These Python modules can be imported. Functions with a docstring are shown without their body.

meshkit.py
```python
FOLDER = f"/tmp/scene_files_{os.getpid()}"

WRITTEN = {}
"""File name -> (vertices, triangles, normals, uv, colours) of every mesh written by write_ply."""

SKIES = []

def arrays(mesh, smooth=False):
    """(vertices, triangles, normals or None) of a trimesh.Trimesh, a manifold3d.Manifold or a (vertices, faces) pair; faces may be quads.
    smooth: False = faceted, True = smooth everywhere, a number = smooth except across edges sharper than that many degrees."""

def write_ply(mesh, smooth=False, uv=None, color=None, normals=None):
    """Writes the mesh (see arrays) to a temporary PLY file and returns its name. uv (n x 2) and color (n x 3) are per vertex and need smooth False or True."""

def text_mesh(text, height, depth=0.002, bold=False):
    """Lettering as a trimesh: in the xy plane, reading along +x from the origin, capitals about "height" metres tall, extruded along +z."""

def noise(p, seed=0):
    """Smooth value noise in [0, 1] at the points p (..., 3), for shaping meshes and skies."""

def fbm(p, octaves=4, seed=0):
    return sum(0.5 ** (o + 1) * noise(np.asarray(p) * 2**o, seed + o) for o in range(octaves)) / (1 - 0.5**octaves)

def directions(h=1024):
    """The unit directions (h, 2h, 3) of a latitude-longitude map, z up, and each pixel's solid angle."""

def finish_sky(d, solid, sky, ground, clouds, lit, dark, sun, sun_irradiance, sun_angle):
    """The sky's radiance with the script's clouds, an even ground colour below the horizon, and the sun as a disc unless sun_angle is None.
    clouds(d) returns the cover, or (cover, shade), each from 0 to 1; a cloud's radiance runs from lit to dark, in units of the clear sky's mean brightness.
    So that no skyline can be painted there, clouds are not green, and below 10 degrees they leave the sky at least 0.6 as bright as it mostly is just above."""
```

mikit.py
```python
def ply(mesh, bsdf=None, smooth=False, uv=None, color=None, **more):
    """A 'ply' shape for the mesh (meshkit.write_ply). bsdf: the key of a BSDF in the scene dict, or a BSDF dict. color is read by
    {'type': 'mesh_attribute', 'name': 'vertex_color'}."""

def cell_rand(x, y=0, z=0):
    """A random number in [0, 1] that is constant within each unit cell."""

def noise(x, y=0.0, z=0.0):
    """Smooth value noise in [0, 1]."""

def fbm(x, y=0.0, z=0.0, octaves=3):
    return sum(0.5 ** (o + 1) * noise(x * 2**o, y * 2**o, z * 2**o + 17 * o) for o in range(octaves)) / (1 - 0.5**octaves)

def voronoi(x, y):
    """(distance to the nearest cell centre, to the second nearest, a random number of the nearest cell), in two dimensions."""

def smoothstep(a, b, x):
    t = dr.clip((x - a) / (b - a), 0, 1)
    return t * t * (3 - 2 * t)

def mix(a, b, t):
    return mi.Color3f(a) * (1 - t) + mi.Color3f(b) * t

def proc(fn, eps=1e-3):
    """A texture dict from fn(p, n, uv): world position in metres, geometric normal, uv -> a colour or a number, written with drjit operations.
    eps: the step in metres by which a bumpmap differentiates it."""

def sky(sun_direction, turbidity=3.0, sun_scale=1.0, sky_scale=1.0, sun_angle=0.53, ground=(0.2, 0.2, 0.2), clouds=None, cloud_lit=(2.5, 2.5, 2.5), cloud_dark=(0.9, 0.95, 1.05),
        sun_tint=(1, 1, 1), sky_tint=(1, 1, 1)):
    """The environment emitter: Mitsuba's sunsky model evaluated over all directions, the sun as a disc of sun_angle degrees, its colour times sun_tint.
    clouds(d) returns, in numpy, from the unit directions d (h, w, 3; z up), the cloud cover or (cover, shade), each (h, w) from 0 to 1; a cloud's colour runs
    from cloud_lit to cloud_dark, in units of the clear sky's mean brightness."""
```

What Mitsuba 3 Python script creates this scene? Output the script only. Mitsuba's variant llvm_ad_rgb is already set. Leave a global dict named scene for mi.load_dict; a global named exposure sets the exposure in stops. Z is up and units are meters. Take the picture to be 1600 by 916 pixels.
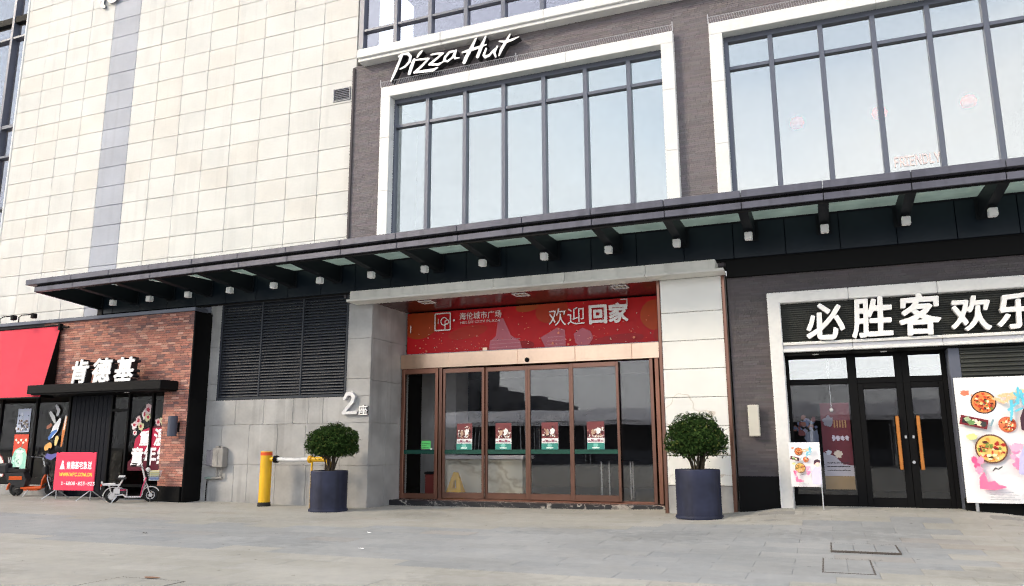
import math, random
import numpy as np, trimesh, shapely
from shapely.geometry import Polygon, LineString, Point, box as sbox
import drjit as dr, mitsuba as mi, mikit, meshkit
from mikit import noise, fbm, cell_rand, smoothstep, mix

random.seed(7)
rng = np.random.default_rng(7)
T = mi.ScalarTransform4f
scene, labels = {'type': 'scene'}, {}

# ---------------------------------------------------------------- camera, sky, exposure
EYE = 1.4
YAW, PITCH, ROLL = math.radians(-21.58), math.radians(11.14), math.radians(-0.25)
_f = np.array([math.sin(YAW) * math.cos(PITCH), math.cos(YAW) * math.cos(PITCH), math.sin(PITCH)])
_r = np.cross(_f, [0, 0, 1]); _r /= np.linalg.norm(_r); _u = np.cross(_r, _f)
_u = -math.sin(ROLL) * _r + math.cos(ROLL) * _u
scene['camera'] = {'type': 'perspective', 'fov': 66.85, 'fov_axis': 'x', 'near_clip': 0.1, 'far_clip': 900.0,
                   'to_world': T().look_at(origin=[0, 0, EYE], target=[float(v) for v in np.array([0, 0, EYE]) + _f], up=[float(v) for v in _u])}


def clouds(d):
    el = np.degrees(np.arcsin(np.clip(d[..., 2], -1, 1)))
    n = meshkit.fbm(d * [2.2, 2.2, 5.0] + 3.1, 5, seed=4)
    low = np.clip((27 - el + 18 * (n - 0.5)) / 13, 0, 1)
    high = np.clip((el - 34 + 30 * (n - 0.5)) / 22, 0, 1)
    cover = np.clip(0.52 + 0.8 * (n - 0.5) + 0.45 * np.maximum(low, 0.6 * high), 0, 1)
    shade = np.clip(0.2 + 1.6 * (n - 0.5), 0, 1)
    return cover, shade


scene['sky'] = mikit.sky((-0.62, -0.62, 0.50), turbidity=3, sun_scale=0.28, sun_angle=16, sun_tint=(0.93, 0.98, 1.08), clouds=clouds,
                         cloud_lit=(2.9, 2.93, 2.98), cloud_dark=(2.0, 2.06, 2.2), ground=(0.3, 0.3, 0.3))
exposure = 2.95


# ---------------------------------------------------------------- materials
def L(r, g, b):
    return [float(((v / 255 + 0.055) / 1.055) ** 2.4 if v > 10 else v / 255 / 12.92) for v in (r, g, b)]


def mat(name, col, rough=0.6, metal=0.0, spec=0.4, bump=None, **kw):
    base = col if isinstance(col, dict) else {'type': 'rgb', 'value': list(map(float, col))}
    b = {'type': 'principled', 'base_color': base, 'roughness': rough, 'metallic': metal, 'specular': spec, **kw}
    if bump is not None:
        b = {'type': 'bumpmap', 'bump': bump[0], 'scale': bump[1], 'nested': b}
    scene[name] = {'type': 'twosided', 'nested': b}
    return name


def weathered(col, amt=0.12, freq=2.0, streak=0.0, cells=None, cellamt=0.0, tint=None):
    """the thing's own tone with stains, optional run marks down the wall and a tone per piece"""
    col = list(col)
    def fn(p, n, uv):
        k = 1.0 - amt * 0.5 + amt * (fbm(p.x * freq, p.y * freq, p.z * freq, 4) - 0.5) * 2.2
        k = k * (1 - 0.06 * (noise(p.x * 23, p.y * 23, p.z * 23)))
        if streak:
            s = fbm(p.x * 6.0 + p.y * 6.0, 3.0, p.z * 0.35, 4)
            k = k * (1 - streak * smoothstep(0.5, 0.75, s))
        c = mi.Color3f(*col) * k
        if cells:
            cx, cz, ox, oz = cells
            r = cell_rand(dr.floor((p.x - ox) / cx), dr.floor((p.z - oz) / cz), 5)
            c = c * (1 + cellamt * (r - 0.5))
            if tint:
                r2 = cell_rand(dr.floor((p.x - ox) / cx), dr.floor((p.z - oz) / cz), 9)
                c = mix(c, c * mi.Color3f(*tint), smoothstep(0.6, 1.0, r2))
        return dr.clip(c, 0.0, 1.0)
    return mikit.proc(fn)


mat('mat_tan', weathered((0.665, 0.665, 0.645), 0.07, 1.3, 0.06, cells=(1.0, 0.612, -23.8, 9.68 - 6.12), cellamt=0.05, tint=(1.005, 0.98, 0.955)), 0.75, spec=0.25)
mat('mat_lilac_panel', weathered((0.385, 0.41, 0.475), 0.10, 1.3, 0.06, cells=(1.1, 0.612, -19.83, 9.68 - 6.12), cellamt=0.1), 0.6, spec=0.3)
mat('mat_joint', (0.33, 0.315, 0.29), 0.9, spec=0.1)
vc = {'type': 'mesh_attribute', 'name': 'vertex_color'}
mat('mat_brick', vc, 0.8, spec=0.2)
mat('mat_print', vc, 0.45, spec=0.35)
mat('mat_mortar', (0.105, 0.095, 0.10), 0.9, spec=0.1)
mat('mat_white', weathered((0.74, 0.74, 0.73), 0.06, 1.1, 0.05), 0.45, spec=0.4)
mat('mat_letter', (0.82, 0.82, 0.82), 0.4)
mat('mat_letter_side', (0.02, 0.02, 0.022), 0.5)
mat('mat_frame_grey', (0.11, 0.12, 0.155), 0.35, metal=0.3)
mat('mat_louvre', (0.034, 0.039, 0.050), 0.5, spec=0.2)
mat('mat_fascia', weathered((0.115, 0.115, 0.145), 0.2, 2.5, 0.18), 0.32, metal=0.35)
mat('mat_canopy_dark', (0.010, 0.012, 0.016), 0.5, spec=0.15)
mat('mat_canopy_blue', weathered((0.010, 0.017, 0.027), 0.2, 1.5), 0.3, spec=0.3)
mat('mat_black', (0.004, 0.004, 0.0045), 0.5, spec=0.12)
mat('mat_dark', (0.007, 0.007, 0.008), 0.6, spec=0.12)
mat('mat_navy', (0.004, 0.0055, 0.011), 0.5, spec=0.12)
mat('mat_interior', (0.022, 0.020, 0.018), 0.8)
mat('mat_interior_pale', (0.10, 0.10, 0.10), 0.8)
mat('mat_stone', weathered((0.43, 0.43, 0.43), 0.30, 1.6, 0.16, cells=(0.93, 0.99, -14.95, 0.96 - 0.99 * 3), cellamt=0.09), 0.75, spec=0.25)
mat('mat_stone_pale', weathered((0.72, 0.71, 0.67), 0.14, 1.6, 0.12), 0.7, spec=0.25)


def marble_fn(base, vein, sc, w):
    def fn(p, n, uv):
        q = fbm(p.x * 1.3 * sc, p.y * sc, p.z * 1.3 * sc, 4)
        v = dr.abs(noise((p.x * 1.0 + p.z * 1.7) * sc * 0.8 + q * 3.2, p.y * sc, 2.0) - 0.5)
        return mix(mi.Color3f(*vein), mi.Color3f(*base), smoothstep(0.0, w, v)) * (0.93 + 0.14 * (q - 0.3))
    return mikit.proc(fn)


mat('mat_marble', marble_fn((0.78, 0.78, 0.75), (0.60, 0.54, 0.47), 1.0, 0.035), 0.35, spec=0.4)
mat('mat_marble_dark', marble_fn((0.022, 0.022, 0.026), (0.40, 0.37, 0.34), 7.0, 0.07), 0.3, spec=0.5)
mat('mat_marble_cream', marble_fn((0.62, 0.60, 0.50), (0.42, 0.38, 0.28), 1.8, 0.08), 0.4)
mat('mat_copper', weathered((0.86, 0.62, 0.46), 0.10, 2.0, 0.05), 0.22, metal=0.9)
mat('mat_copper_mid', weathered((0.27, 0.15, 0.115), 0.12, 2.0, 0.05), 0.26, metal=0.9)
mat('mat_copper_dark', weathered((0.35, 0.17, 0.12), 0.15, 2.0), 0.3, metal=0.85)
mat('mat_bronze_orange', weathered((0.62, 0.24, 0.06), 0.15, 5.0), 0.3, metal=0.55)
mat('mat_steel', (0.55, 0.56, 0.58), 0.3, metal=0.8)
mat('mat_alu', (0.50, 0.50, 0.53), 0.35, metal=0.5)
mat('mat_silver_paint', (0.6, 0.6, 0.62), 0.4, metal=0.3)
mat('mat_ceiling_gloss', (0.035, 0.006, 0.006), 0.22, spec=0.55)
mat('mat_red_fabric', weathered((0.66, 0.052, 0.085), 0.10, 1.5), 0.75, spec=0.2, sheen=0.3)
mat('mat_lamp_white', (0.78, 0.79, 0.80), 0.35)
mat('mat_lamp_beige', (0.52, 0.50, 0.44), 0.5)
mat('mat_lamp_navy', (0.055, 0.06, 0.09), 0.4)
mat('mat_pot', weathered((0.026, 0.031, 0.066), 0.45, 3.0, 0.3), 0.45, spec=0.3)
mat('mat_soil', (0.035, 0.025, 0.018), 0.95)
mat('mat_bark', weathered((0.085, 0.07, 0.052), 0.4, 14.0), 0.9, spec=0.1)
mat('mat_yellow', weathered((0.78, 0.45, 0.015), 0.12, 3.0, 0.10), 0.4)
mat('mat_orange_red', (0.70, 0.09, 0.02), 0.45)
mat('mat_rust', (0.17, 0.085, 0.05), 0.8)
mat('mat_cover_edge', (0.085, 0.075, 0.068), 0.8, spec=0.2)
mat('mat_pipe_white', weathered((0.60, 0.61, 0.63), 0.2, 6.0), 0.5)
mat('mat_box_grey', weathered((0.30, 0.29, 0.28), 0.25, 5.0), 0.6)
mat('mat_box_mauve', weathered((0.24, 0.225, 0.25), 0.2, 5.0), 0.55)
mat('mat_pipe_green', (0.20, 0.27, 0.24), 0.6)
mat('mat_teal', (0.010, 0.065, 0.048), 0.3)
mat('mat_sticker_green', (0.16, 0.75, 0.20), 0.5)
mat('mat_bin', (0.14, 0.018, 0.014), 0.5)
mat('mat_rubber', (0.016, 0.016, 0.017), 0.8)
mat('mat_bike_white', (0.68, 0.66, 0.66), 0.3)
mat('mat_bike_pink', (0.62, 0.05, 0.14), 0.28)
mat('mat_bike_orange', (0.62, 0.10, 0.02), 0.35)
mat('mat_bike_dark', (0.025, 0.025, 0.028), 0.5)
mat('mat_basket', (0.45, 0.48, 0.52), 0.5)
mat('mat_basket_yellow', (0.62, 0.58, 0.30), 0.5)
mat('mat_basket_blue', (0.20, 0.26, 0.5), 0.5)
mat('mat_board_red', (0.68, 0.030, 0.085), 0.5)
mat('mat_paper', (0.80, 0.80, 0.82), 0.5)
mat('mat_vinyl_pink', (0.70, 0.60, 0.60), 0.5)
mat('mat_lamp_red', (0.75, 0.03, 0.03), 0.5)
mat('mat_corrugated', weathered((0.045, 0.048, 0.043), 0.15, 2.0), 0.55)
mat('mat_tent', weathered((0.78, 0.76, 0.79), 0.12, 0.5), 0.7)
mat('mat_far_dark', (0.05, 0.055, 0.07), 0.8)
mat('mat_far_wall', weathered((0.12, 0.12, 0.13), 0.2, 0.2), 0.8)
scene['mat_leaf'] = {'type': 'principledthin', 'base_color': vc, 'roughness': 0.42, 'diff_trans': 0.45, 'spec_trans': 0.0}
scene['mat_glass'] = {'type': 'thindielectric', 'int_ior': 1.72}
scene['mat_glass_shop'] = {'type': 'thindielectric', 'int_ior': 1.5}
scene['mat_glass_clear'] = {'type': 'thindielectric', 'int_ior': 1.18}


def coated(name, w, tint):
    """solar-control glazing: a pane with a partly mirroring metal film"""
    scene[name] = {'type': 'blendbsdf', 'weight': w,
                   'a': {'type': 'thindielectric', 'int_ior': 1.5},
                   'b': {'type': 'twosided', 'nested': {'type': 'conductor', 'material': 'none', 'specular_reflectance': {'type': 'rgb', 'value': tint}}}}


coated('mat_glass_blue', 0.46, [0.88, 0.955, 0.97])
coated('mat_glass_pale', 0.50, [0.95, 0.97, 0.94])
coated('mat_glass_lilac', 0.36, [0.86, 0.83, 0.95])
coated('mat_glass_dim', 0.22, [0.74, 0.80, 1.0])
scene['mat_canopy_glass'] = {'type': 'principledthin', 'base_color': weathered((0.28, 0.38, 0.345), 0.35, 2.5), 'roughness': 0.5, 'diff_trans': 0.9, 'spec_trans': 0.1}


def paving_fn(p, n, uv):
    """honed stone pavers: warm beige slabs with a field of blue-grey ones laid in a sweeping band"""
    i, j = dr.floor((p.y) / 0.45), 0
    off = dr.select((mi.Int32(i) & 1) == 0, 0.0, 0.45)
    cx = dr.floor((p.x + off) / 0.9)
    xc, yc = (cx + 0.5) * 0.9 - off, (i + 0.5) * 0.45
    r, r2 = cell_rand(cx, i, 3), cell_rand(cx, i, 8)
    top = 12.2 + dr.maximum(0.0, xc + 8.0) * 0.27
    bot = 9.3 - dr.maximum(0.0, xc + 8.0) * 0.16
    edge = 1.5 - dr.maximum(0.0, 10.6 - yc) * 0.9
    inside = dr.select((yc < top + 0.7 * (r - 0.5)) & (yc > bot + 0.7 * (r - 0.5)) & (xc < edge), 1.0, 0.0)
    warm = mix(mi.Color3f(0.455, 0.44, 0.395), mi.Color3f(0.46, 0.445, 0.41), r)
    cool = mix(mi.Color3f(0.352, 0.365, 0.378), mi.Color3f(0.38, 0.388, 0.395), r)
    c = mix(warm, cool, inside * (0.75 + 0.25 * r2))
    c = mix(c, mi.Color3f(0.44, 0.40, 0.36), smoothstep(0.9, 1.0, r2) * 0.6)
    st = fbm(p.x * 0.7, p.y * 0.9, 1.0, 4)
    fine = fbm(p.x * 9, p.y * 9, 2.0, 3)
    grit = noise(p.x * 60, p.y * 60, 4.0)
    drag = fbm(p.x * 0.35 + p.y * 0.12, p.y * 2.6, 6.0, 4)          # mop and tyre marks along the front
    d1, d2, which = mikit.voronoi(p.x * 1.1, p.y * 1.1)
    gum = dr.select(which > 0.55, 1.0, 0.0) * (1 - smoothstep(0.018, 0.034, d1))
    d3, d4, w2 = mikit.voronoi(p.x * 0.30 + 7, p.y * 0.42)
    spill = dr.select(w2 > 0.6, 1.0, 0.0) * (1 - smoothstep(0.10, 0.34, d3 + 0.25 * (fine - 0.5)))
    k = (0.80 + 0.24 * st + 0.16 * fine) * (0.97 + 0.07 * r) * (0.97 + 0.06 * grit) * (0.93 + 0.16 * drag)
    return c * 0.59 * k * (1 - 0.35 * gum) * (1 - 0.13 * spill)


mat('mat_paving', mikit.proc(paving_fn), 0.62, spec=0.35)
mat('mat_paving_joint', (0.19, 0.185, 0.175), 0.95, spec=0.1)


GLYPHS = {
    '肯3.2': '4,51 4,59 5,60 6,61 19,61 19,79 21,81 30,81 32,80 32,61 43,61 44,85 45,87 56,87 57,85 57,77 85,77 87,75 87,68 86,66 85,65 57,65 57,61 94,61 96,58 96,51 94,49 6,48|16,-9 16,45 17,47 82,48 83,47 84,45 84,-2 84,-4 81,-8 77,-10 73,-11 59,-11 58,-10 55,-1 55,0 57,2 71,2 71,7 30,7 29,-10 27,-11 18,-11;30,22 30,19 71,19 70,21;30,35 30,33 71,34 70,35',
    '德3.2': '0,31 0,33 7,40 15,49 25,65 27,65 34,63 37,65 55,66 55,67 32,67 30,69 29,74 11,55 8,53 6,54 1,61 1,64 12,74 23,87 25,87 33,84 34,82 34,79 57,79 58,86 59,87 62,88 70,87 71,84 71,79 96,79 98,77 98,69 96,67 68,66 69,66 92,65 95,64 95,37 93,34 97,34 98,33 99,24 97,22 87,21 93,13 99,1 99,-2 96,-4 91,-6 89,-6 84,2 82,-5 77,-9 74,-10 51,-9 47,-7 45,-4 43,7 39,-1 35,-7 33,-7 28,-5 27,-9 26,-11 16,-11 14,-9 14,27 9,22 6,22;68,21 73,13 73,11 76,12 80,10 78,15 77,17 79,19 84,22;78,47 82,46 82,54 78,54;57,16 56,2 72,2 72,9 65,6 63,6 62,8;62,47 66,46 66,54 62,54;28,45 28,5 28,5 31,10 35,20 38,20 44,18 46,20 54,20 54,22 30,22 29,24 29,32 31,34 36,34 34,37 34,55;46,47 50,46 50,54 46,54',
    '基3.2': '1,12 2,15 11,20 19,26 3,27 2,29 2,36 2,38 4,39 21,39 21,65 9,65 7,66 6,67 6,75 7,77 21,77 22,85 24,87 34,86 35,85 35,77 65,77 66,85 67,86 77,87 79,85 79,77 92,77 94,76 94,67 93,66 79,65 79,39 96,39 98,38 98,29 97,27 82,26 89,21 98,16 100,14 99,12 94,6 92,5 86,8 78,13 77,10 75,9 56,8 57,4 89,4 91,1 91,-6 90,-8 12,-8 10,-6 10,2 11,3 43,4 43,8 25,9 23,10 22,12 13,6 10,4 7,4;57,26 57,21 69,21 65,26;35,39 65,39 66,40 35,40;35,52 65,52 66,52 35,53;35,65 65,64 65,65;32,21 43,21 43,26 36,26',
    '必2.6': '1,3 2,6 15,13 28,21 28,60 30,62 39,62 41,61 42,32 53,44 63,56 69,66 78,80 80,81 89,76 89,74 87,70 75,51 80,53 81,53 83,51 95,30 99,19 99,17 90,12 88,13 83,25 77,37 71,46 58,31 41,15 42,3 66,3 68,4 68,6 70,21 73,22 81,18 82,17 82,13 81,4 79,-2 76,-6 73,-8 68,-10 39,-9 35,-8 31,-5 29,-1 28,6 9,-5 7,-4|29,78 29,80 32,83 35,86 37,86 62,68 63,66 63,64 57,57 55,57|1,20 8,36 13,55 14,56 16,56 23,54 24,53 24,51 21,38 18,27 13,17 10,15 2,18',
    '胜2.6': '0,-5 5,9 7,24 7,81 8,82 39,82 40,81 40,53 42,59 47,79 48,81 56,80 59,79 59,77 57,65 62,65 62,84 65,86 72,86 74,84 75,65 94,64 96,64 96,54 95,53 75,52 75,35 93,35 95,33 95,25 93,23 75,23 74,5 97,4 98,3 98,-6 97,-7 40,-8 38,-6 35,-8 32,-9 21,-10 19,-8 17,1 18,2 28,2 28,24 18,23 16,7 11,-9 9,-11 8,-10 2,-7;40,39 40,4 62,4 62,23 44,24 42,25 42,33 44,35 62,35 62,52 53,52 46,38 44,37;19,60 28,60 28,71 19,71;19,48 19,36 28,36 28,47',
    '客2.6': '1,23 1,25 2,26 23,31 38,37 30,45 15,36 13,36 7,42 7,45 8,46 22,54 29,59 34,65 18,66 17,55 16,54 7,54 5,55 5,76 6,77 43,78 41,82 41,84 43,86 51,88 53,86 58,78 93,78 95,76 95,55 93,54 84,54 83,55 82,66 49,66 47,62 73,62 79,58 80,55 77,52 70,43 63,37 77,32 97,28 99,27 99,25 92,17 80,18 80,-9 79,-10 69,-10 67,-7 33,-7 33,-9 31,-10 22,-10 20,-8 20,18 7,15 5,16;33,5 67,4 67,14 33,14;41,50 50,44 59,50;50,30 43,25 58,26',
    '欢2.6': '33,-4 33,-2 35,-1 42,4 48,11 52,16 56,23 59,30 60,38 61,57 62,58 72,58 73,57 73,41 78,23 83,14 87,9 92,4 99,0 99,-1 99,-3 93,-10 91,-10 86,-8 81,-3 75,4 67,17 63,9 57,2 51,-4 42,-10 40,-10|0,4 1,6 6,10 13,18 20,29 3,54 3,56 9,61 12,61 26,42 29,51 32,63 4,63 3,65 3,73 4,75 39,75 44,74 45,71 42,50 47,60 50,73 52,85 54,86 63,85 64,84 63,72 90,72 96,70 97,67 95,60 91,48 89,43 81,45 80,47 82,60 59,59 55,47 50,40 47,40 40,45 34,30 43,15 43,12 37,5 34,5 33,6 27,16 17,4 9,-4 6,-3',
    '乐2.6': '67,24 67,25 68,27 75,30 77,30 95,9 98,3 98,1 90,-4 88,-4 78,11|11,34 8,43 10,46 11,51 14,64 15,77 16,79 54,81 84,86 90,77 90,75 88,74 76,72 50,69 27,67 23,47 46,47 46,65 48,67 56,67 58,65 58,47 93,46 95,45 95,36 93,34 58,34 58,-1 56,-6 53,-9 46,-10 33,-10 32,-9 29,-1 30,1 31,2 46,2 46,34 23,34 13,33|1,3 2,5 13,16 22,30 24,30 33,27 33,24 29,17 19,5 11,-4 9,-4',
    '欢0.2': '36,-3 45,4 51,10 56,17 60,25 62,33 63,45 63,56 70,56 70,42 73,31 77,19 85,7 90,3 97,-2 92,-8 92,-8 82,-1 74,11 67,25 61,11 51,-1 41,-8|43,47 46,53 50,63 55,84 62,83 60,69 90,69 95,68 88,46 82,48 86,62 58,62 53,50 49,43 49,42|3,4 13,13 17,19 23,29 6,55 11,59 27,37 31,49 35,65 5,66 5,72 39,73 43,71 41,59 38,49 32,30 41,12 35,7 27,21 18,8 8,-1',
    '迎0.2': '4,-2 10,5 18,10 18,42 5,42 5,49 25,49 25,11 35,4 42,2 51,0 71,0 96,2 94,-6 87,-6 53,-7 44,-6 36,-3 23,4 21,4 17,2 9,-8|62,77 92,77 92,22 91,20 88,18 76,17 74,23 84,23 85,24 85,70 69,70 69,5 62,5|31,21 34,24 35,28 36,74 45,78 56,84 61,79 43,70 43,27 60,32 60,25 39,18 34,16|7,73 12,78 22,71 29,65 24,60 18,66',
    '回3.5': '5,-9 5,82 7,84 93,84 94,83 96,80 96,-8 95,-10 93,-11 83,-11 81,-10 80,-6 20,-6 19,-10 17,-12 7,-11;20,8 80,8 80,69 20,69|27,20 27,57 28,60 70,60 72,59 73,20 71,18 70,17 30,17;41,31 58,31 58,46 41,46',
    '家3.5': '3,3 5,6 16,10 27,14 38,20 47,26 29,18 16,12 11,11 9,13 4,20 5,22 6,24 27,31 41,38 40,39 28,33 13,28 11,28 9,30 5,36 5,38 6,40 21,45 29,48 20,49 17,51 8,51 6,52 5,53 5,76 6,78 40,79 39,83 40,85 51,88 53,86 58,79 93,78 95,77 96,76 95,53 93,51 82,51 82,50 88,45 88,42 74,30 78,22 83,16 89,10 99,4 99,0 94,-7 92,-7 90,-7 78,1 70,9 64,18 64,7 60,-3 55,-8 49,-11 38,-12 34,-11 32,-9 30,0 19,-4 10,-7 7,-5;19,62 81,62 81,64 20,65;52,46 59,37 74,48 55,48;36,3 44,2 46,3 48,6 49,11',
    '座1.5': '1,-4 6,9 8,21 10,39 10,75 50,75 47,83 48,84 56,86 63,75 95,75 96,74 96,67 95,65 20,65 20,34 24,37 28,44 31,52 34,62 43,61 43,56 41,48 51,37 52,63 53,64 61,64 62,37 67,41 71,49 75,62 76,62 83,61 84,58 81,48 92,38 96,34 97,32 91,26 90,26 77,39 71,32 67,27 65,27 62,29 62,24 90,24 90,23 90,15 89,14 62,14 62,3 96,2 97,2 96,-7 18,-7 18,2 18,2 52,3 52,14 25,14 24,16 24,23 25,24 52,24 52,32 48,29 46,28 37,39 32,32 26,26 25,26 20,29 16,8 13,-2 10,-8 9,-9',
    '宅2.5': '4,19 3,28 5,29 39,33 39,43 15,40 14,42 11,50 6,51 6,74 7,76 43,76 40,83 41,84 47,87 51,88 58,76 93,76 94,75 95,52 94,51 83,50 82,52 82,64 73,64 74,62 79,56 79,55 78,53 69,50 52,46 52,34 93,39 95,38 97,29 95,27 52,22 52,5 54,3 80,3 82,5 84,17 85,18 87,18 95,15 96,13 94,2 92,-4 88,-7 82,-9 52,-9 46,-8 41,-4 40,-1 39,3 39,20 6,17;18,53 29,54 49,58 62,61 68,64 18,64',
    '急2.5': '2,-2 2,0 5,5 12,19 14,20 17,20 23,16 24,19 26,20 35,20 36,19 36,3 53,3 47,11 39,20 39,22 14,23 13,24 13,32 14,33 72,34 72,37 18,38 16,39 17,47 19,48 72,49 72,52 16,52 11,49 9,49 3,55 3,58 12,65 20,72 26,79 30,86 32,87 42,85 43,82 41,79 66,79 71,76 73,75 73,73 67,63 83,63 84,61 84,25 84,23 87,20 93,10 97,2 97,-2 90,-5 87,-5 80,8 78,0 76,-4 72,-8 67,-9 32,-8 28,-7 25,-3 23,14 13,-6 10,-7 3,-3;54,22 64,9 63,7 59,4 59,3 66,3 68,11 69,13 70,14 74,12 78,11 74,17 74,19 75,20 80,22 80,22;29,63 52,63 55,68 33,68',
    '送2.5': '0,-2 1,1 3,3 9,9 15,14 15,40 4,41 3,42 3,51 4,52 25,52 27,51 27,12 30,10 30,12 31,14 40,18 46,22 51,28 54,34 31,35 30,36 30,45 31,46 56,47 56,56 35,56 33,58 33,66 34,68 45,68 39,81 39,83 46,86 49,86 56,74 59,68 67,68 77,86 80,86 88,83 89,81 82,68 92,68 93,67 94,57 92,56 69,56 69,47 95,46 97,45 97,36 96,35 72,34 93,13 93,10 87,4 98,5 99,4 100,2 96,-8 63,-10 44,-9 34,-6 20,2 17,0 10,-9 9,-10 8,-11 5,-9;41,4 53,3 74,3 84,4 64,25 56,15|5,79 7,82 13,85 15,85 30,68 31,66 31,64 24,59 21,59',
    '童3.5': '1,-6 1,0 2,2 4,3 10,4 9,6 9,14 10,16 13,17 12,18 13,50 4,50 2,52 2,61 4,63 25,64 23,67 10,67 9,68 8,70 8,78 10,80 42,80 41,84 42,86 50,88 52,88 54,87 58,80 90,80 92,78 92,70 91,68 77,67 75,64 96,63 98,61 98,52 96,50 88,50 88,19 87,17 90,16 92,13 92,7 90,4 96,3 99,1 99,-7 97,-9 4,-10 2,-8;39,67 41,64 59,64 61,67',
    '年3.5': '1,14 1,23 3,25 18,26 18,46 14,42 10,42 2,47 2,50 11,61 16,68 21,77 25,86 26,88 29,88 34,86 37,86 38,84 39,82 37,76 91,76 94,74 94,64 92,62 63,61 63,53 90,52 92,49 92,42 91,40 89,39 63,39 63,26 97,25 99,22 99,15 98,12 96,12 63,11 62,-10 60,-11 50,-12 48,-9 48,11 4,12;23,53 47,53 48,61 29,61;33,39 32,26 48,26 48,39',
    '经3.5': '0,49 1,52 3,54 9,62 15,72 21,86 22,87 25,87 32,84 34,82 34,80 29,69 21,55 25,56 31,65 33,66 35,66 43,62 44,60 44,58 38,48 55,56 64,62 70,68 41,69 39,71 39,80 41,82 85,82 90,80 92,78 92,75 87,66 79,56 98,46 100,44 100,42 95,34 95,26 93,23 74,23 74,6 98,5 99,3 99,-7 97,-9 36,-9 34,-6 33,2 7,-5 3,-5 2,-3 1,5 1,6 2,8 37,17 39,16 41,15 42,5 59,5 59,22 42,23 41,23 38,22 5,15 3,17 1,25 1,27 2,28 4,29 14,40 6,39 4,39 3,41;67,46 51,37 85,37;28,34 29,34 37,36 33,41',
    '重3.5': '2,-6 2,2 4,5 42,5 42,6 12,7 10,8 10,18 11,19 14,20 12,22 12,55 13,56 4,57 2,60 2,67 5,70 12,70 10,78 11,81 13,82 57,84 80,87 83,86 88,78 88,76 86,75 58,71 57,70 95,70 97,68 98,60 97,58 95,57 87,56 88,55 88,22 87,20 90,19 92,17 92,9 89,7 57,6 57,5 96,5 98,3 98,1 98,-7 96,-8 4,-8;57,32 73,32 74,32;27,32 42,32 42,32',
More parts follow.
